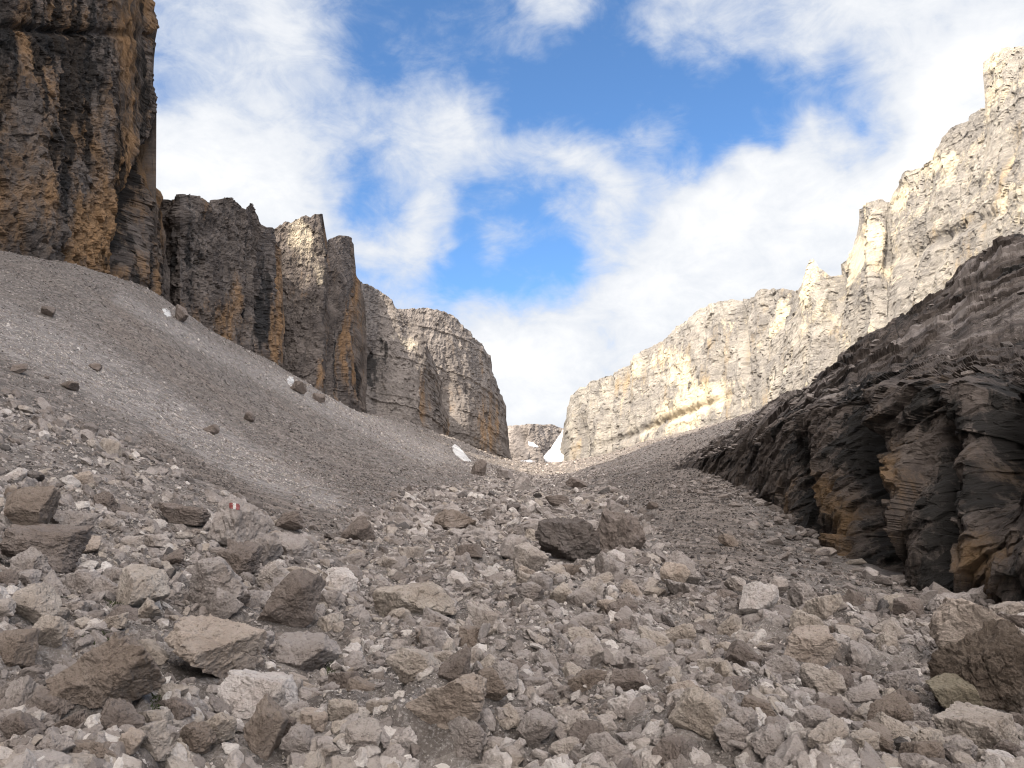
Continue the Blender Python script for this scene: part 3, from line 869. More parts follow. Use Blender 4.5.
def snow(label, outline, thick, D=None, seed=0):
    """a bank of old snow: an irregular rounded slab on the slope"""
    c = np.array(outline, float)
    cen = c.mean(0)
    if seed == 1:
        c = cen + (c - cen) * 1.18
    n, rings = 72, 14
    closed = np.vstack([c, c[:1]])
    s = np.linspace(0, len(c), n, endpoint=False)
    ou = np.interp(s, np.arange(len(c) + 1), closed[:, 0])
    ov = np.interp(s, np.arange(len(c) + 1), closed[:, 1])
    wob = 1 + .30 * fbm(np.stack([np.arange(n) / 7.0, np.full(n, seed * 3.3), np.zeros(n)], -1), 3, seed) * np.sin(np.linspace(0, math.pi, n)) ** .5
    ou, ov = cen[0] + (ou - cen[0]) * wob, cen[1] + (ov - cen[1]) * wob
    V = []
    for k in range(rings + 1):
        f = k / rings
        V.append(np.stack([cen[0] + (ou - cen[0]) * f, cen[1] + (ov - cen[1]) * f], -1))
    V = np.stack(V)
    dep = np.empty(V.shape[:2])
    if D is None:
        for i in range(V.shape[0]):
            for j in range(n):
                h, _n = scene_hit(*V[i, j])
                dep[i, j] = h[1] if h is not None else np.nan
        dep[np.isnan(dep)] = np.nanmedian(dep)
        med = np.median(dep)
        dep = np.clip(dep, med * .8, med * 1.25)
    else:
        a = np.array(D, float)
        dep = np.interp(V[..., 1], a[:, 0], a[:, 1])
    base = pix(V[..., 0], V[..., 1], dep)
    f = np.linspace(0, 1, rings + 1)[:, None]
    lift = thick * np.sqrt(np.clip(1 - f ** 3, 0, 1)) * (1 + .4 * fbm(base / (3 * thick), 3, seed)) + .02 * thick
    vd = base - np.array([0, 0, CAMH])
    vd = vd / np.linalg.norm(vd, axis=-1, keepdims=True)
    topv = base + np.array([0, 0, 1.0]) * lift[..., None] - vd * lift[..., None] * .6
    skirt = base[-1:] + vd[-1:] * thick * 1.5 - np.array([0, 0, thick * .6])
    P = np.concatenate([topv, skirt], 0)
    me = mesh_from('snow_patch', P, gridfaces(P.shape[0], n, True))
    return tag(link('snow_patch', me, M_old if seed in (3, 4, 5) else M_snow), label, 'snow patch', 'old snow left in the gullies')


snow('largest snow bank filling the gully beside the sunlit wall', [(552, 449), (557, 440), (562, 434), (566, 431), (568, 440), (566, 452), (564, 464), (556, 464), (547, 460), (545, 456)], 2.5, D=[(430, 960), (465, 860)], seed=1)
snow('flat snow patch on the valley floor below the distant rock step', [(515, 463), (522, 461), (530, 460), (536, 463), (542, 467), (534, 468), (524, 467), (517, 467)], 1.6, D=[(460, 900), (468, 800)], seed=2)
snow('tapering snow strip at the foot of the ochre buttress', [(451, 447), (455, 444), (460, 448), (466, 455), (471, 461), (466, 462), (459, 458), (454, 453)], 0.5, seed=3)
snow('small snow wedge between the tall tower and the broad block', [(162, 309), (166, 308), (170, 311), (172, 316), (168, 317), (164, 314)], .10, seed=4)
snow('tiny snow scrap against rocks under the broad block', [(287, 379), (290, 375), (293, 376), (294, 382), (291, 386), (288, 384)], .10, seed=5)
snow('thin snow streak high on the distant rock step', [(528, 442), (533, 443), (538, 447), (534, 447), (529, 445)], 1.5, D=[(440, 1105), (450, 1090)], seed=6)

# ------------------------------------------------------------------ rocks
def ico(level):
    bm = bmesh.new()
    bmesh.ops.create_icosphere(bm, subdivisions=level, radius=1.0)
    V = np.array([v.co[:] for v in bm.verts])
    F = np.array([[v.index for v in f.verts] for f in bm.faces])
    bm.free()
    return V / np.linalg.norm(V, axis=1, keepdims=True), F


ICO = {k: ico(k) for k in (3, 4, 5, 6)}
rng = np.random.default_rng(7)


def rock_shape(level, seed, planes=13, rough=1.0, slab=False):
    g = np.random.default_rng(seed)
    d, F = ICO[level]
    nrm = g.normal(size=(planes, 3))
    nrm /= np.linalg.norm(nrm, axis=1, keepdims=True)
    h = g.uniform(.55, 1.0, planes)
    if slab:
        nrm[0], h[0] = np.array([.08, -.05, 1]), .5
        nrm[1], h[1] = np.array([0, .05, -1]), .5
    q = d + .05 * np.stack([fbm(d * 1.6, 2, seed), fbm(d * 1.6 + 7, 2, seed), fbm(d * 1.6 + 13, 2, seed)], -1)
    den = np.maximum(q @ nrm.T, 1e-3)
    r = 1 / np.sum((den / h) ** 60, 1) ** (1 / 60)
    r = np.minimum(r, 1.35)
    V = d * r[:, None]
    off = seed % 89
    wv, wg = worley(V * 2.3 + off, seed % 1000)
    r2 = 1 + rough * (.07 * fbm(V * 1.7 + off, 3, seed % 500) + .085 * ridged(V * 4 + off, 4, seed % 400) + .11 * (wv - .5) * sstep(wg, 0, .1) - .045 * sstep(wg, .07, 0) + .035 * fbm(V * 11, 4, seed % 300))
    V = V * r2[:, None]
    yaw = g.uniform(0, 6.28)
    V = V @ np.array([[math.cos(yaw), -math.sin(yaw), 0], [math.sin(yaw), math.cos(yaw), 0], [0, 0, 1]]).T
    mn, mx = V.min(0), V.max(0)
    return (V - (mn + mx) / 2) / (mx - mn), F                 # unit box


PLACED = []                                                   # x, y, radius, u, v
RECOLOR = {'pale': (1.0, 1.0, 1.0), 'grey': (1, 1, 1), 'tan': (1.03, .97, .89), 'brown': (.95, .89, .82), 'dark': (1, .97, .95), 'black': (.86, .85, .85), 'white': (1.08, 1.08, 1.09), 'mossy': (.88, .88, .72), 'mottled': (.62, .57, .50)}
TONE = {'pale': .68, 'grey': .50, 'tan': .60, 'brown': .32, 'dark': .22, 'black': .14, 'white': .84, 'mossy': .34, 'mottled': .24}
LABELS = {}



def put_rock(name, u0, u1, v0, v1, tone, label, cat, seed, group, tilt=0.0, slab=False, bury=.22, rough=1.0, dk=.85, planes=13, P=None, W=None, H=None):
    if P is None:
        P = hit((u0 + u1) / 2, v1 - .10 * (v1 - v0))
        D = P[1] * CP + (P[2] - CAMH) * SP
        W = (u1 - u0) * D / FPX
        H = (v1 - v0) * D / FPX
        px = u1 - u0
    else:
        px = u1 - u0
    lev = 6 if px > 75 else 5 if px > 32 else 4 if px > 14 else 3
    V, F = rock_shape(lev, seed, planes, rough, slab)
    dep = W * dk
    gx, gy = ground_slope(P[0], P[1], max(W * .6, .3))
    V = V * np.array([W, dep, H * (1 + bury)])
    ct, st_ = math.cos(R(tilt)), math.sin(R(tilt))
    V = V @ np.array([[ct, 0, -st_], [0, 1, 0], [st_, 0, ct]]).T
    cy = P[1] + dep * .35
    z0 = ground_z(P[0], cy)
    me = mesh_from(name, V, F, smooth=False)
    o = link(name, me, M_stone)
    o.location = (P[0], cy, min(z0, P[2] + .25 * H) + H * (1 + bury) / 2 - H * bury)
    cc = RECOLOR[tone]
    o.color = (cc[0], cc[1], cc[2], float(np.clip(TONE[tone] + random.Random(seed).uniform(-.04, .04), 0, 1)))
    tag(o, label, cat, group)
    PLACED.append((P[0], cy, max(W, dep) / 2, (u0 + u1) / 2, (v0 + v1) / 2, W))
    return o


G1 = 'boulders on the valley floor'
# u0, u1, v0, v1, tone, label, short reference, keywords
ROCKS = [
    (206, 259, 499, 558, 'grey', 'upright grey boulder carrying a red and white painted trail mark', 'the painted marker boulder', {'rough': 1.4, 'planes': 14, 'dk': 1.0}),
    (-22, 68, 532, 575, 'dark', 'long dark low boulder sticking in from the photo edge above the rounded pale ones', 'the long dark edge boulder', {}),
    (-6, 49, 587, 627, 'pale', 'rounded pale boulder touching the photo edge below the long dark boulder', 'the rounded pale edge boulder', {'rough': .8}),
    (23, 61, 624, 655, 'pale', 'plump pale grey boulder just below the rounded pale edge boulder', 'the plump pale boulder', {}),
    (-12, 29, 634, 668, 'brown', 'brownish boulder at the photo edge under the plump pale one', 'the brownish edge boulder', {}),
    (38, 60, 572, 600, 'grey', 'small upright grey boulder right beside the rounded pale edge boulder', 'the small upright boulder', {}),
    (178, 246, 566, 614, 'grey', 'big pyramid shaped grey boulder below the painted marker boulder', 'the pyramid boulder', {'planes': 9}),
    (103, 157, 568, 611, 'pale', 'pale boulder with one broad flat slanting face left of the pyramid boulder', 'the slanting faced boulder', {'planes': 8}),
    (203, 238, 599, 629, 'grey', 'blocky grey boulder tucked under the pyramid boulder', 'the tucked blocky boulder', {}),
    (255, 317, 583, 637, 'dark', 'rugged dark grey boulder standing alone right of the pyramid boulder', 'the rugged dark boulder', {}),
    (150, 254, 626, 690, 'tan', 'largest tan slab leaning with a shadowed broken front', 'the leaning tan slab', {'tilt': 10, 'planes': 9}),
    (40, 152, 661, 724, 'brown', 'big dark brown humped boulder above the pile of pale stones', 'the brown humped boulder', {'tilt': 14}),
    (96, 164, 651, 679, 'pale', 'thin flat grey slab lying behind the brown humped boulder', 'the thin flat slab', {'slab': True, 'tilt': 4}),
    (212, 296, 682, 717, 'white', 'bright whitish flat slab in front of the leaning tan slab', 'the whitish flat slab', {'slab': True, 'tilt': -4}),
    (266, 336, 635, 674, 'grey', 'broad grey boulder with layered edge below the rugged dark boulder', 'the broad layered boulder', {}),
    (239, 282, 710, 764, 'brown', 'upright brownish boulder near the bottom edge under the whitish slab', 'the upright brownish boulder', {}),
    (126, 166, 722, 755, 'pale', 'rounded pale boulder in the heap beneath the brown humped boulder', 'the rounded heap boulder', {}),
    (42, 92, 515, 536, 'grey', 'flat topped grey slab behind the long dark edge boulder', 'the flat topped slab', {'slab': True}),
    (-8, 44, 494, 536, 'brown', 'brown boulder at the photo edge above the long dark one', 'the upper brown edge boulder', {}),
    (205, 253, 547, 584, 'dark', 'knobbly dark boulder directly in front of the painted marker boulder', 'the knobbly dark boulder', {'rough': 1.5}),
    (271, 308, 533, 562, 'grey', 'squat grey boulder right of the painted marker boulder', 'the squat grey boulder', {}),
    (152, 204, 508, 528, 'dark', 'low dark boulder left of the painted marker boulder', 'the low dark boulder', {}),
    (267, 304, 515, 533, 'dark', 'low dark grey rock at the edge of the brown bare soil', 'the soil edge rock', {}),
    (55, 94, 572, 592, 'grey', 'wedge of grey rock between the small upright and slanting faced boulders', 'the grey wedge rock', {'slab': True}),
    (186, 233, 722, 752, 'pale', 'pale angular boulder left of the upright brownish boulder', 'the pale angular boulder', {}),
    (535, 602, 525, 568, 'black', 'large black boulder with a cracked grey face in mid valley', 'the large black boulder', {'planes': 8, 'rough': 1.6}),
    (594, 649, 511, 555, 'dark', 'large dark boulder leaning behind the black one in mid valley', 'the dark twin boulder', {'planes': 12, 'rough': 1.4}),
    (501, 533, 539, 562, 'grey', 'tilted grey slab left of the large black boulder', 'the tilted slab', {'tilt': -18, 'slab': True}),
    (512, 549, 549, 578, 'pale', 'pale topped boulder in front of the large black boulder', 'the pale topped boulder', {}),
    (607, 626, 553, 570, 'white', 'small whitish block right of the large black boulder', 'the small whitish block', {}),
    (399, 486, 697, 749, 'tan', 'biggest tan grey boulder near the bottom edge with a dark underside', 'the big tan boulder', {'planes': 10}),
    (384, 438, 653, 688, 'pale', 'pale split boulder above the big tan boulder', 'the pale split boulder', {}),
    (436, 471, 659, 692, 'dark', 'dark boulder right of the pale split boulder', 'the dark round boulder', {}),
    (475, 508, 675, 705, 'brown', 'dark tan boulder upper right of the big tan boulder', 'the dark tan boulder', {}),
    (574, 605, 645, 671, 'pale', 'grey boulder with a pale pointed top right of centre', 'the pale pointed boulder', {}),
    (445, 488, 732, 765, 'grey', 'grey boulder under the right end of the big tan boulder', 'the under tucked boulder', {}),
    (366, 455, 584, 616, 'pale', 'wide low pale slab in the middle of the valley floor', 'the wide pale slab', {'slab': True, 'tilt': 4}),
    (516, 559, 722, 752, 'grey', 'rough grey boulder near the bottom edge right of the big tan boulder', 'the rough bottom boulder', {}),
    (611, 640, 653, 673, 'grey', 'low grey boulder just right of the pale pointed boulder', 'the low grey boulder', {}),
    (550, 578, 585, 606, 'pale', 'pale boulder below the large black boulder', 'the pale mid valley boulder', {}),
    (661, 692, 566, 588, 'tan', 'tan boulder at the foot of the bare brown slope', 'the tan slope foot boulder', {}),
    (340, 373, 518, 544, 'dark', 'dark boulder on the edge of the scree left of centre', 'the scree edge boulder', {}),
    (512, 532, 474, 493, 'grey', 'pale topped boulder far up the valley below the gap', 'the far pale topped boulder', {}),
    (566, 589, 479, 490, 'dark', 'dark boulder far up the valley below the sunlit wall', 'the far dark boulder', {}),
    (948, 1040, 610, 672, 'tan', 'large tan grey boulder behind the dark mossy one near the outcrop', 'the large tan edge boulder', {'planes': 10, 'rough': .8}),
    (955, 1050, 634, 724, 'mottled', 'large dark brown mottled boulder at the edge under the outcrop', 'the large mottled boulder', {'rough': 1.7, 'planes': 10}),
    (938, 986, 684, 723, 'mossy', 'greenish rounded boulder at the foot of the large mottled boulder', 'the greenish boulder', {'rough': .8}),
    (742, 782, 586, 616, 'white', 'pale whitish boulder lying alone below the brown slope', 'the lone whitish boulder', {'tilt': -12, 'rough': .8}),
    (787, 846, 635, 674, 'tan', 'tan and white boulder right of centre in the lower rubble', 'the tan and white boulder', {}),
    (806, 849, 672, 705, 'pale', 'pale cube like boulder below the tan and white boulder', 'the pale cube boulder', {'planes': 8}),
    (843, 883, 684, 707, 'grey', 'grey boulder right of the pale cube boulder', 'the grey neighbour boulder', {}),
    (852, 889, 705, 730, 'pale', 'pale wedge boulder below the grey one near the bottom right', 'the pale wedge boulder', {}),
    (672, 733, 699, 748, 'pale', 'big pale grey boulder alone near the bottom right of centre', 'the big pale boulder', {'planes': 9, 'rough': .8}),
    (728, 761, 714, 740, 'grey', 'grey boulder hugging the right side of the big pale boulder', 'the hugging boulder', {}),
    (724, 765, 646, 672, 'dark', 'boulder with a dark hollow underside left of the tan and white boulder', 'the hollow dark boulder', {}),
    (726, 749, 579, 596, 'pale', 'small pale boulder left of the lone whitish boulder', 'the small pale boulder', {}),
    (664, 702, 555, 588, 'grey', 'grey boulder at the foot of the bare brown slope', 'the grey slope foot boulder', {}),
    (720, 740, 536, 548, 'brown', 'single brown rock lying on the bare brown slope', 'the single brown slope rock', {}),
    (868, 902, 730, 757, 'brown', 'brownish boulder near the bottom edge below the pale wedge boulder', 'the brownish bottom boulder', {}),
    (938, 1036, 718, 760, 'pale', 'flat pale slab at the bottom right corner under the greenish boulder', 'the flat corner slab', {'slab': True}),
    (852, 879, 651, 676, 'grey', 'upright grey rock right of the tan and white boulder', 'the upright grey rock', {}),
    (818, 856, 704, 725, 'dark', 'dark low rock under the pale cube boulder', 'the dark low rock', {}),
    (36, 53, 306, 317, 'dark', 'dark rock high on the smooth scree below the tall tower', 'the high scree rock', {}),
    (7, 25, 363, 374, 'dark', 'dark rock on the scree near the photo edge', 'the edge scree rock', {}),
    (56, 75, 381, 390, 'dark', 'low dark rock below the pale gravel tongue on the scree', 'the gravel tongue rock', {}),
    (200, 218, 423, 434, 'dark', 'upper dark rock of two lying mid scree', 'the mid scree rock', {}),
    (240, 253, 413, 422, 'dark', 'small dark rock to the right of the mid scree rock', 'the small mid scree rock', {}),
    (288, 306, 383, 394, 'dark', 'rock beside the tiny snow scrap under the broad block', 'the snow scrap rock', {}),
    (312, 324, 394, 403, 'dark', 'dark rock on the scree under the sunlit fin tower', 'the fin tower scree rock', {}),
    (87, 101, 363, 371, 'dark', 'small dark rock in the middle of the scree fan', 'the small scree fan rock', {}),
    (171, 187, 306, 323, 'dark', 'grey rock knob beside the small snow wedge at the cliff foot', 'the snow wedge knob', {}),
    (469, 487, 461, 477, 'dark', 'brown boulder at the foot of the ochre buttress', 'the buttress foot boulder', {}),
    (496, 513, 469, 481, 'grey', 'grey boulder beside the ochre buttress foot below the snow', 'the gap boulder', {}),
    (545, 570, 497, 508, 'dark', 'flat dark boulder in the valley centre above the black one', 'the flat dark boulder', {}),
    (506, 521, 505, 513, 'black', 'small black rock in the valley centre', 'the small black rock', {}),
    (526, 541, 502, 513, 'white', 'small whitish rock beside the small black rock', 'the small whitish rock', {}),
    (432, 476, 514, 533, 'brown', 'low brown mound of rock left of valley centre', 'the low brown mound', {}),
    (455, 483, 548, 560, 'dark', 'dark slab below the low brown mound', 'the dark slab', {'slab': True}),
    (647, 659, 502, 510, 'dark', 'dark rock up on the right scree slope', 'the right scree rock', {}),
]
REFS = []
marker = None
for i, (u0, u1, v0, v1, tone, lab, ref, kw) in enumerate(ROCKS):
    o = put_rock('boulder', u0, u1, v0, v1, tone, lab, 'boulder', 1000 + i * 7, G1, **kw)
    REFS.append((PLACED[-1][0], PLACED[-1][1], ref, PLACED[-1][3], PLACED[-1][4]))
    if i == 0:
        marker = o

# red-white-red trail mark painted on the boulder's face
M_red, M_white = plain('red_paint', (.19, .055, .052), .8), plain('white_paint', (.42, .40, .38), .8)
bt = BVHTree.FromPolygons([tuple(marker.matrix_basis @ v.co) for v in marker.data.vertices], [tuple(p.vertices) for p in marker.data.polygons])
nx, ny = 15, 9
pts = np.full((ny, nx, 3), np.nan)
ori = Vector((0, 0, CAMH))
for i in range(ny):
    for j in range(nx):
        u_, v_ = 229.5 + 10.0 * j / (nx - 1), 502.5 + 6.0 * i / (ny - 1) + .12 * j
        h = bt.ray_cast(ori, (Vector(pix(u_, v_, 1.0)) - ori).normalized())
        if h[0] is not None:
            pts[i, j] = h[0] + h[1] * .006
fs, mi = [], []
for i in range(ny - 1):
    for j in range(nx - 1):
        ids = [i * nx + j, (i + 1) * nx + j, (i + 1) * nx + j + 1, i * nx + j + 1]
        if not np.isnan(pts.reshape(-1, 3)[ids]).any() and not ((i in (0, ny - 2)) and j in (0, nx - 2)):
            fs.append(ids)
            mi.append(1 if 5 <= j <= 8 else 0)
if fs:
    pts = np.nan_to_num(pts)
    loc = np.array(marker.location)
    me = mesh_from('trail_mark', pts.reshape(-1, 3) - loc, np.array(fs))
    tm = link('trail_mark', me, [M_red, M_white], marker)
    me.polygons.foreach_set('material_index', np.array(mi, np.int32))
    tm['label'] = 'red white red painted trail mark'

# ---- scattered stones: sizes follow one power law everywhere
NST = 520000
th = rng.uniform(R(-37), R(37), NST)
rr = np.exp(rng.uniform(math.log(6.0), math.log(850), NST))
NB = 60000                                                    # bigger stones close to the eye
th = np.concatenate([th, rng.uniform(R(-37), R(37), NB)])
rr = np.concatenate([rr, np.exp(math.log(6.3) + math.log(22 / 6.3) * rng.uniform(0, 1, NB) ** 1.9)])
NC = 120000                                                   # grit between them
th = np.concatenate([rng.uniform(R(-37), R(37), NC), th])
rr = np.concatenate([np.exp(math.log(6.3) + math.log(18 / 6.3) * rng.uniform(0, 1, NC) ** 1.8), rr])
NST += NB + NC
big = np.arange(NST) >= NST - NB
sx, sy = rr * np.sin(th), OY + rr * np.cos(th)
pile = [hit(uu, vv) for uu, vv in zip(np.concatenate([rng.uniform(-40, 200, 330), rng.uniform(150, 1060, 420)]), np.concatenate([698 + 80 * rng.uniform(0, 1, 330) ** .8, rng.uniform(715, 790, 420)]))]
pile = np.array(pile)                                         # the heap of pale stones low in the valley, right by the path
sx, sy = np.concatenate([sx, pile[:, 0]]), np.concatenate([sy, pile[:, 1]])
big = np.concatenate([big, np.zeros(len(pile), bool)])
NST += len(pile)
heap = np.arange(NST) >= NST - len(pile)
sz = ground_z(sx, sy)
SPt = np.stack([sx, sy, sz], -1)
su_, sv_ = proj(SPt)
rk = rocky(SPt)
clump = .5 + fbm(np.stack([sx, sy, sx * 0], -1) / 3.5, 3, 201)
par = (1 - rng.uniform(0, 1, NST)) ** (-1 / np.where(np.arange(NST) < NC, 2.4, 1.75))
size = (np.where(big, 3.6, 1.7) / FPX) * sy * np.minimum(par, np.where(big, 11, 24))
size *= (.72 + .28 * rk) * (.7 + .5 * np.clip(clump, 0, 1.4))
size = np.minimum(size, 4.5 * rng.uniform(.3, 1, NST) * sy / FPX * (sy > 25) + .15 + .5 * rng.uniform(0, 1, NST) ** 5 + .55 * (sy > 25) * rng.uniform(0, 1, NST) ** 4)
size = np.where((rk < .3) & (size > np.maximum(.22, 4.0 * sy / FPX)), size * .5, size)
size = np.where(heap, rng.uniform(.09, .24, NST), size)
keep = (rng.uniform(0, 1, NST) < (.85 + .15 * rk)) & (size * FPX / np.maximum(sy, 1) > 1.5) & (su_ > -140) & (su_ < 1164)
# bare soil holds fewer stones
bz = gs(su_, sv_, 20, 700, 50, 13) + .4 * np.exp(-((su_ - 715) / 50) ** 2 - ((sv_ - 540) / 45) ** 2) + .25 * gs(su_, sv_, 700, 490, 50, 30) + .7 * gs(su_, sv_, 290, 505, 60, 8, 25)
bz = np.maximum(bz, .12 * np.clip(brown_zone(su_, sv_, 1.0), 0, 1))
keep &= heap | (rng.uniform(0, 1, NST) > bz * .9)
keep &= ~(big & (rng.uniform(0, 1, NST) > np.clip(clump * 1.6, .5, 1)))
# nothing on the outcrop or inside it
inout = (su_ > 690) & (sv_ < np.interp(su_, [690, 745, 790, 850, 930, 1024, 1300], [464, 486, 534, 572, 592, 606, 630]))
inout &= sy < np.interp(su_, u, d_sky) + 18
keep &= ~inout
PL = np.array(PLACED)
for (px_, py_, pr, pu0, pv0, pw) in PLACED:
    dd = np.hypot(sx - px_, sy - py_)
    keep &= ~((dd < pr * .8 + size * .35))
    keep &= ~((size > .25 * pw) & (np.abs(su_ - pu0) < (pw * .45) * FPX / max(py_, 2)) & (sy < py_) & (sy > py_ - pr * .8 - size))
sx, sy, sz, size, su_, sv_, rk = [a[keep] for a in (sx, sy, sz, size, su_, sv_, rk)]
pxs = size * FPX / sy
infr = (su_ > -5) & (su_ < 1029) & (sv_ < 768) & (sv_ > 200)
order = np.argsort(-np.where(infr, pxs, 0))
NIND = 300 - len(ROCKS)
ind, rest = [], []
taken = []
for k in order[:6000]:
    if len(ind) < NIND and infr[k] and all((sx[k] - a) ** 2 + (sy[k] - b) ** 2 > (.42 * (size[k] + c)) ** 2 for a, b, c in taken):
        ind.append(k)
        taken.append((sx[k], sy[k], size[k]))
indset = set(ind)
thr = min(pxs[k] for k in ind)
size = np.array([min(size[k], thr * .97 * sy[k] / FPX) if k not in indset and infr[k] else size[k] for k in range(len(sx))])
pxs = size * FPX / sy
drop = np.array([False and (k not in indset) and infr[k] and pxs[k] > thr for k in range(len(sx))])

TONEW = [('pale', 'pale grey'), ('grey', 'mid grey'), ('dark', 'dark grey'), ('tan', 'tan'), ('brown', 'brownish'), ('white', 'whitish')]
TP = [.38, .34, .12, .05, .06, .05]
seen = {}
G2 = 'loose stones among the boulders'
for n, k in enumerate(ind):
    ti = int(rng.choice(len(TONEW), p=TP))
    H = size[k] * rng.uniform(.32, .80)
    slab = H < .58 * size[k]
    dref = sorted(((math.hypot(a - sx[k], b - sy[k]), r_, ru, rv, b) for a, b, r_, ru, rv in REFS))[0]
    du, dv = su_[k] - dref[2], sv_[k] - dref[3]
    if abs(du) > abs(dv) * 1.3:
        rel = 'left of' if du < 0 else 'right of'
    else:
        rel = 'below' if dv > 0 else 'above'
    pw = pxs[k]
    sizew = 'large' if pw > 34 else 'medium' if pw > 24 else 'small'
    shp = 'flat' if slab else 'blocky' if H > .72 * size[k] else 'angular'
    key = (sizew, TONEW[ti][1], shp, rel, dref[1])
    seen[key] = seen.get(key, 0) + 1
    od = ['', 'second ', 'third ', 'fourth ', 'fifth ', 'sixth ', 'seventh ', 'eighth ', 'ninth ', 'tenth '][min(seen[key] - 1, 9)]
    lab = f'{od}{sizew} {key[1]} {shp} stone {rel} {dref[1]}'
    P = np.array([sx[k], sy[k], sz[k]])
    hw = pw / 2
    put_rock('stone', su_[k] - hw, su_[k] + hw, sv_[k] - hw, sv_[k] + hw, TONEW[ti][0], lab, 'stone', 5000 + n * 11, G2, tilt=rng.uniform(-24, 24), slab=slab, bury=.3, rough=1.3,
             planes=int(rng.integers(7, 11)), dk=rng.uniform(.65, 1.0), P=P, W=size[k], H=H)


def hull(seed, npt):
    g = np.random.default_rng(seed)
    p = g.normal(size=(npt, 3))
    p /= np.linalg.norm(p, axis=1, keepdims=True)
    p *= g.uniform(.75, 1, (npt, 1))
    p = p * np.array([.5, .5 * g.uniform(.42, .95), .5 * g.uniform(.22, .62)])
    bm = bmesh.new()
    for q in p:
        bm.verts.new(q)
    r = bmesh.ops.convex_hull(bm, input=bm.verts)
    bmesh.ops.delete(bm, geom=[x for x in r['geom_interior'] if isinstance(x, bmesh.types.BMVert)], context='VERTS')
    bmesh.ops.triangulate(bm, faces=bm.faces[:])
    bm.verts.index_update()
    V = np.array([v.co[:] for v in bm.verts])
    F = np.array([[v.index for v in f.verts] for f in bm.faces])
    bm.free()
    return V, F


sel = np.nonzero(~drop & ~np.isin(np.arange(len(sx)), ind))[0]
protos = [hull(900 + i, 11 + i % 9) for i in range(36)]
smalls = [hull(1900 + i, 8 + i % 3) for i in range(24)]
mids = []
for i in range(18):
    V, F = rock_shape(3, 7000 + i, 7 + i % 4, 1.25, i % 2 == 0)
    g_ = np.random.default_rng(i)
    mids.append((V * np.array([1, g_.uniform(.5, .95), g_.uniform(.3, .7)]), F))
VS, FS, TS = [], [], []
sgx, sgy = ground_slope(sx, sy, np.maximum(.3, sy * .012))
rn_ = fbm(np.stack([(sy * .9 + sx * .55) / 11, (sx * .9 - sy * .45) / 90, sx * 0], -1), 4, 61) * sstep(-sx, 6, 30) * (1 - rk)
hp = heap[keep]
zone = .14 * hp + .22 * np.clip(rn_, -.6, .6) + .42 * np.clip(pale_zone(su_, sv_, 1.0), 0, 1) - .26 * np.clip(brown_zone(su_, sv_, 1.0), 0, 1)
nv = 0
pidx = rng.integers(0, 72, len(sx))
midm = pxs > 10
for group, mask in ((mids, midm), (protos, ~midm & (pxs > 4)), (smalls, pxs <= 4)):
    for pi, (PV_, PF) in enumerate(group):
        ids = sel[(pidx[sel] % len(group) == pi) & mask[sel]]
        if not len(ids):
            continue
        m_ = len(ids)
        yaw = rng.uniform(0, 6.283, m_)
        tx, ty = rng.normal(0, .48, m_), rng.normal(0, .48, m_)
        cy_, sy_ = np.cos(yaw), np.sin(yaw)
        Z = np.zeros(m_)
        O = np.ones(m_)
        Rz = np.stack([cy_, -sy_, Z, sy_, cy_, Z, Z, Z, O], -1).reshape(-1, 3, 3)
        Rx = np.stack([O, Z, Z, Z, np.cos(tx), -np.sin(tx), Z, np.sin(tx), np.cos(tx)], -1).reshape(-1, 3, 3)
        Ry = np.stack([np.cos(ty), Z, np.sin(ty), Z, O, Z, -np.sin(ty), Z, np.cos(ty)], -1).reshape(-1, 3, 3)
        W = (Rx @ Ry @ Rz) @ np.swapaxes(PV_[None] * size[ids][:, None, None], 1, 2)
        W = np.swapaxes(W, 1, 2)
        W[..., 2] += W[..., 0] * sgx[ids][:, None] + W[..., 1] * sgy[ids][:, None]
        W = W + np.stack([sx[ids], sy[ids], sz[ids] + size[ids] * .12], -1)[:, None]
        VS.append(W.reshape(-1, 3))
        FS.append((PF[None] + (np.arange(m_) * len(PV_))[:, None, None] + nv).reshape(-1, 3))
        TS.append(np.repeat(np.clip(rng.normal(.50, .21, m_) - .19 * (1 - rk[ids]) + zone[ids], 0, 1), len(PV_)))
        nv += m_ * len(PV_)
for _ in range(1500):                                          # fallen blocks along the outcrop's foot
    k = int(rng.integers(90, len(u) - 60))
    off = rng.exponential(2.2) * d_base[k] / 25
    p = pix(u[k], o_base[k], d_base[k]) + np.array([-.5, -.8, 0]) * (off - .2)
    p[2] = ground_z(p[0], p[1])
    PV_, PF = protos[int(rng.integers(0, 36))]
    a = rng.uniform(0, 6.28)
    tl = rng.normal(0, .6)
    PV_ = PV_ @ np.array([[1, 0, 0], [0, math.cos(tl), -math.sin(tl)], [0, math.sin(tl), math.cos(tl)]])
    sz_ = min(p[1] / FPX * 2.4 * (1 - rng.uniform()) ** -.62, .7)
    Q = PV_ @ np.array([[math.cos(a), -math.sin(a), 0], [math.sin(a), math.cos(a), 0], [0, 0, 1]]) * sz_ + p + np.array([0, 0, sz_ * .1])
    VS.append(Q)
    FS.append(PF + nv)
    TS.append(np.full(len(Q), np.clip(rng.normal(.36, .16), 0, 1)))
    nv += len(Q)
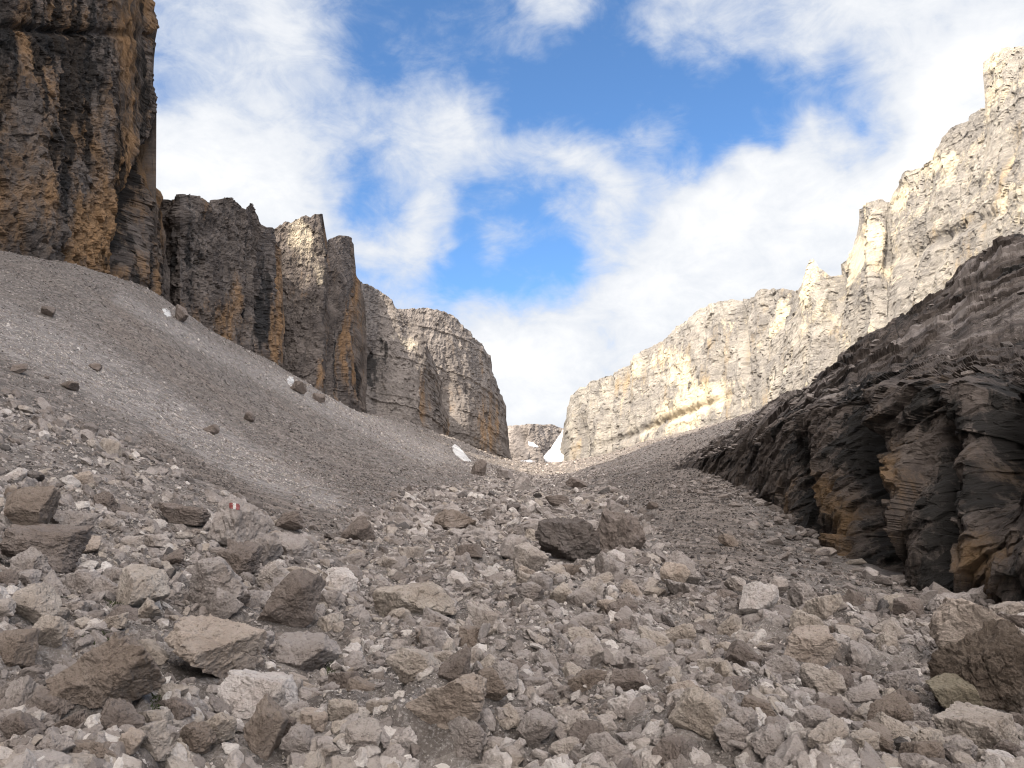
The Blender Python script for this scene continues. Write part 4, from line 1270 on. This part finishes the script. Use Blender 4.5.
for p in SLOPE[rng.integers(0, len(SLOPE), 1100)]:               # blocks lying on the outcrop's upper slope
    PV_, PF = protos[int(rng.integers(0, 36))]
    a = rng.uniform(0, 6.28)
    sz_ = min(p[1] / FPX * 2.6 * (1 - rng.uniform()) ** -.6, .9)
    Q = PV_ @ np.array([[math.cos(a), -math.sin(a), 0], [math.sin(a), math.cos(a), 0], [0, 0, 1]]) * sz_ + p + np.array([0, 0, sz_ * .1])
    VS.append(Q)
    FS.append(PF + nv)
    TS.append(np.full(len(Q), np.clip(rng.normal(.24, .14), 0, 1)))
    nv += len(Q)
me = mesh_from('rubble', np.concatenate(VS), np.concatenate(FS), {'tint': np.concatenate(TS)}, smooth=False)
tag(link('rubble', me, M_rubble), 'grey angular rubble strewn thickly over valley floor and scree', 'rubble', kind='stuff')
print('rubble stones', len(sel), 'verts', nv, 'smallest single stone px', thr)

# ---- a few low green tufts between the stones
m, t, b = new_mat('grass', .7)
gi = N(t, 'ShaderNodeNewGeometry').outputs['Position']
t.links.new(MIX(t, NOISE(t, gi, 9.0, 3), (.022, .030, .010), (.055, .062, .026)), b.inputs['Base Color'])
VS, FS = [], []
nv = 0
for (u_, v_, ru, rv, cnt) in [(100, 640, 15, 6, 500), (60, 607, 10, 9, 260), (148, 611, 8, 4, 160), (162, 708, 9, 18, 420), (330, 668, 5, 10, 160), (300, 742, 8, 8, 120), (905, 600, 36, 8, 500), (840, 590, 20, 5, 160), (115, 604, 10, 4, 120), (950, 606, 14, 6, 160)]:
    for _ in range(cnt):
        p = hit(u_ + rng.normal(0, ru * .5), v_ + rng.normal(0, rv * .5))
        hgt = rng.uniform(.012, .035)
        a = rng.uniform(0, 6.28)
        wdt = hgt * .22
        ln = rng.normal(0, .5, 2) * hgt
        d_ = np.array([math.cos(a), math.sin(a), 0]) * wdt
        z_ = ground_z(p[0], p[1])
        q = np.array([p[0], p[1], z_ - .004])
        VS += [q - d_, q + d_, q + d_ * .6 + np.array([ln[0] * .5, ln[1] * .5, hgt * .6]), q + np.array([ln[0], ln[1], hgt])]
        FS.append([nv, nv + 1, nv + 2, nv + 3])
        nv += 4
me = mesh_from('grass', np.array(VS), np.array(FS))
tag(link('grass', me, m), 'sparse dark green tufts between stones', 'grass', kind='stuff')
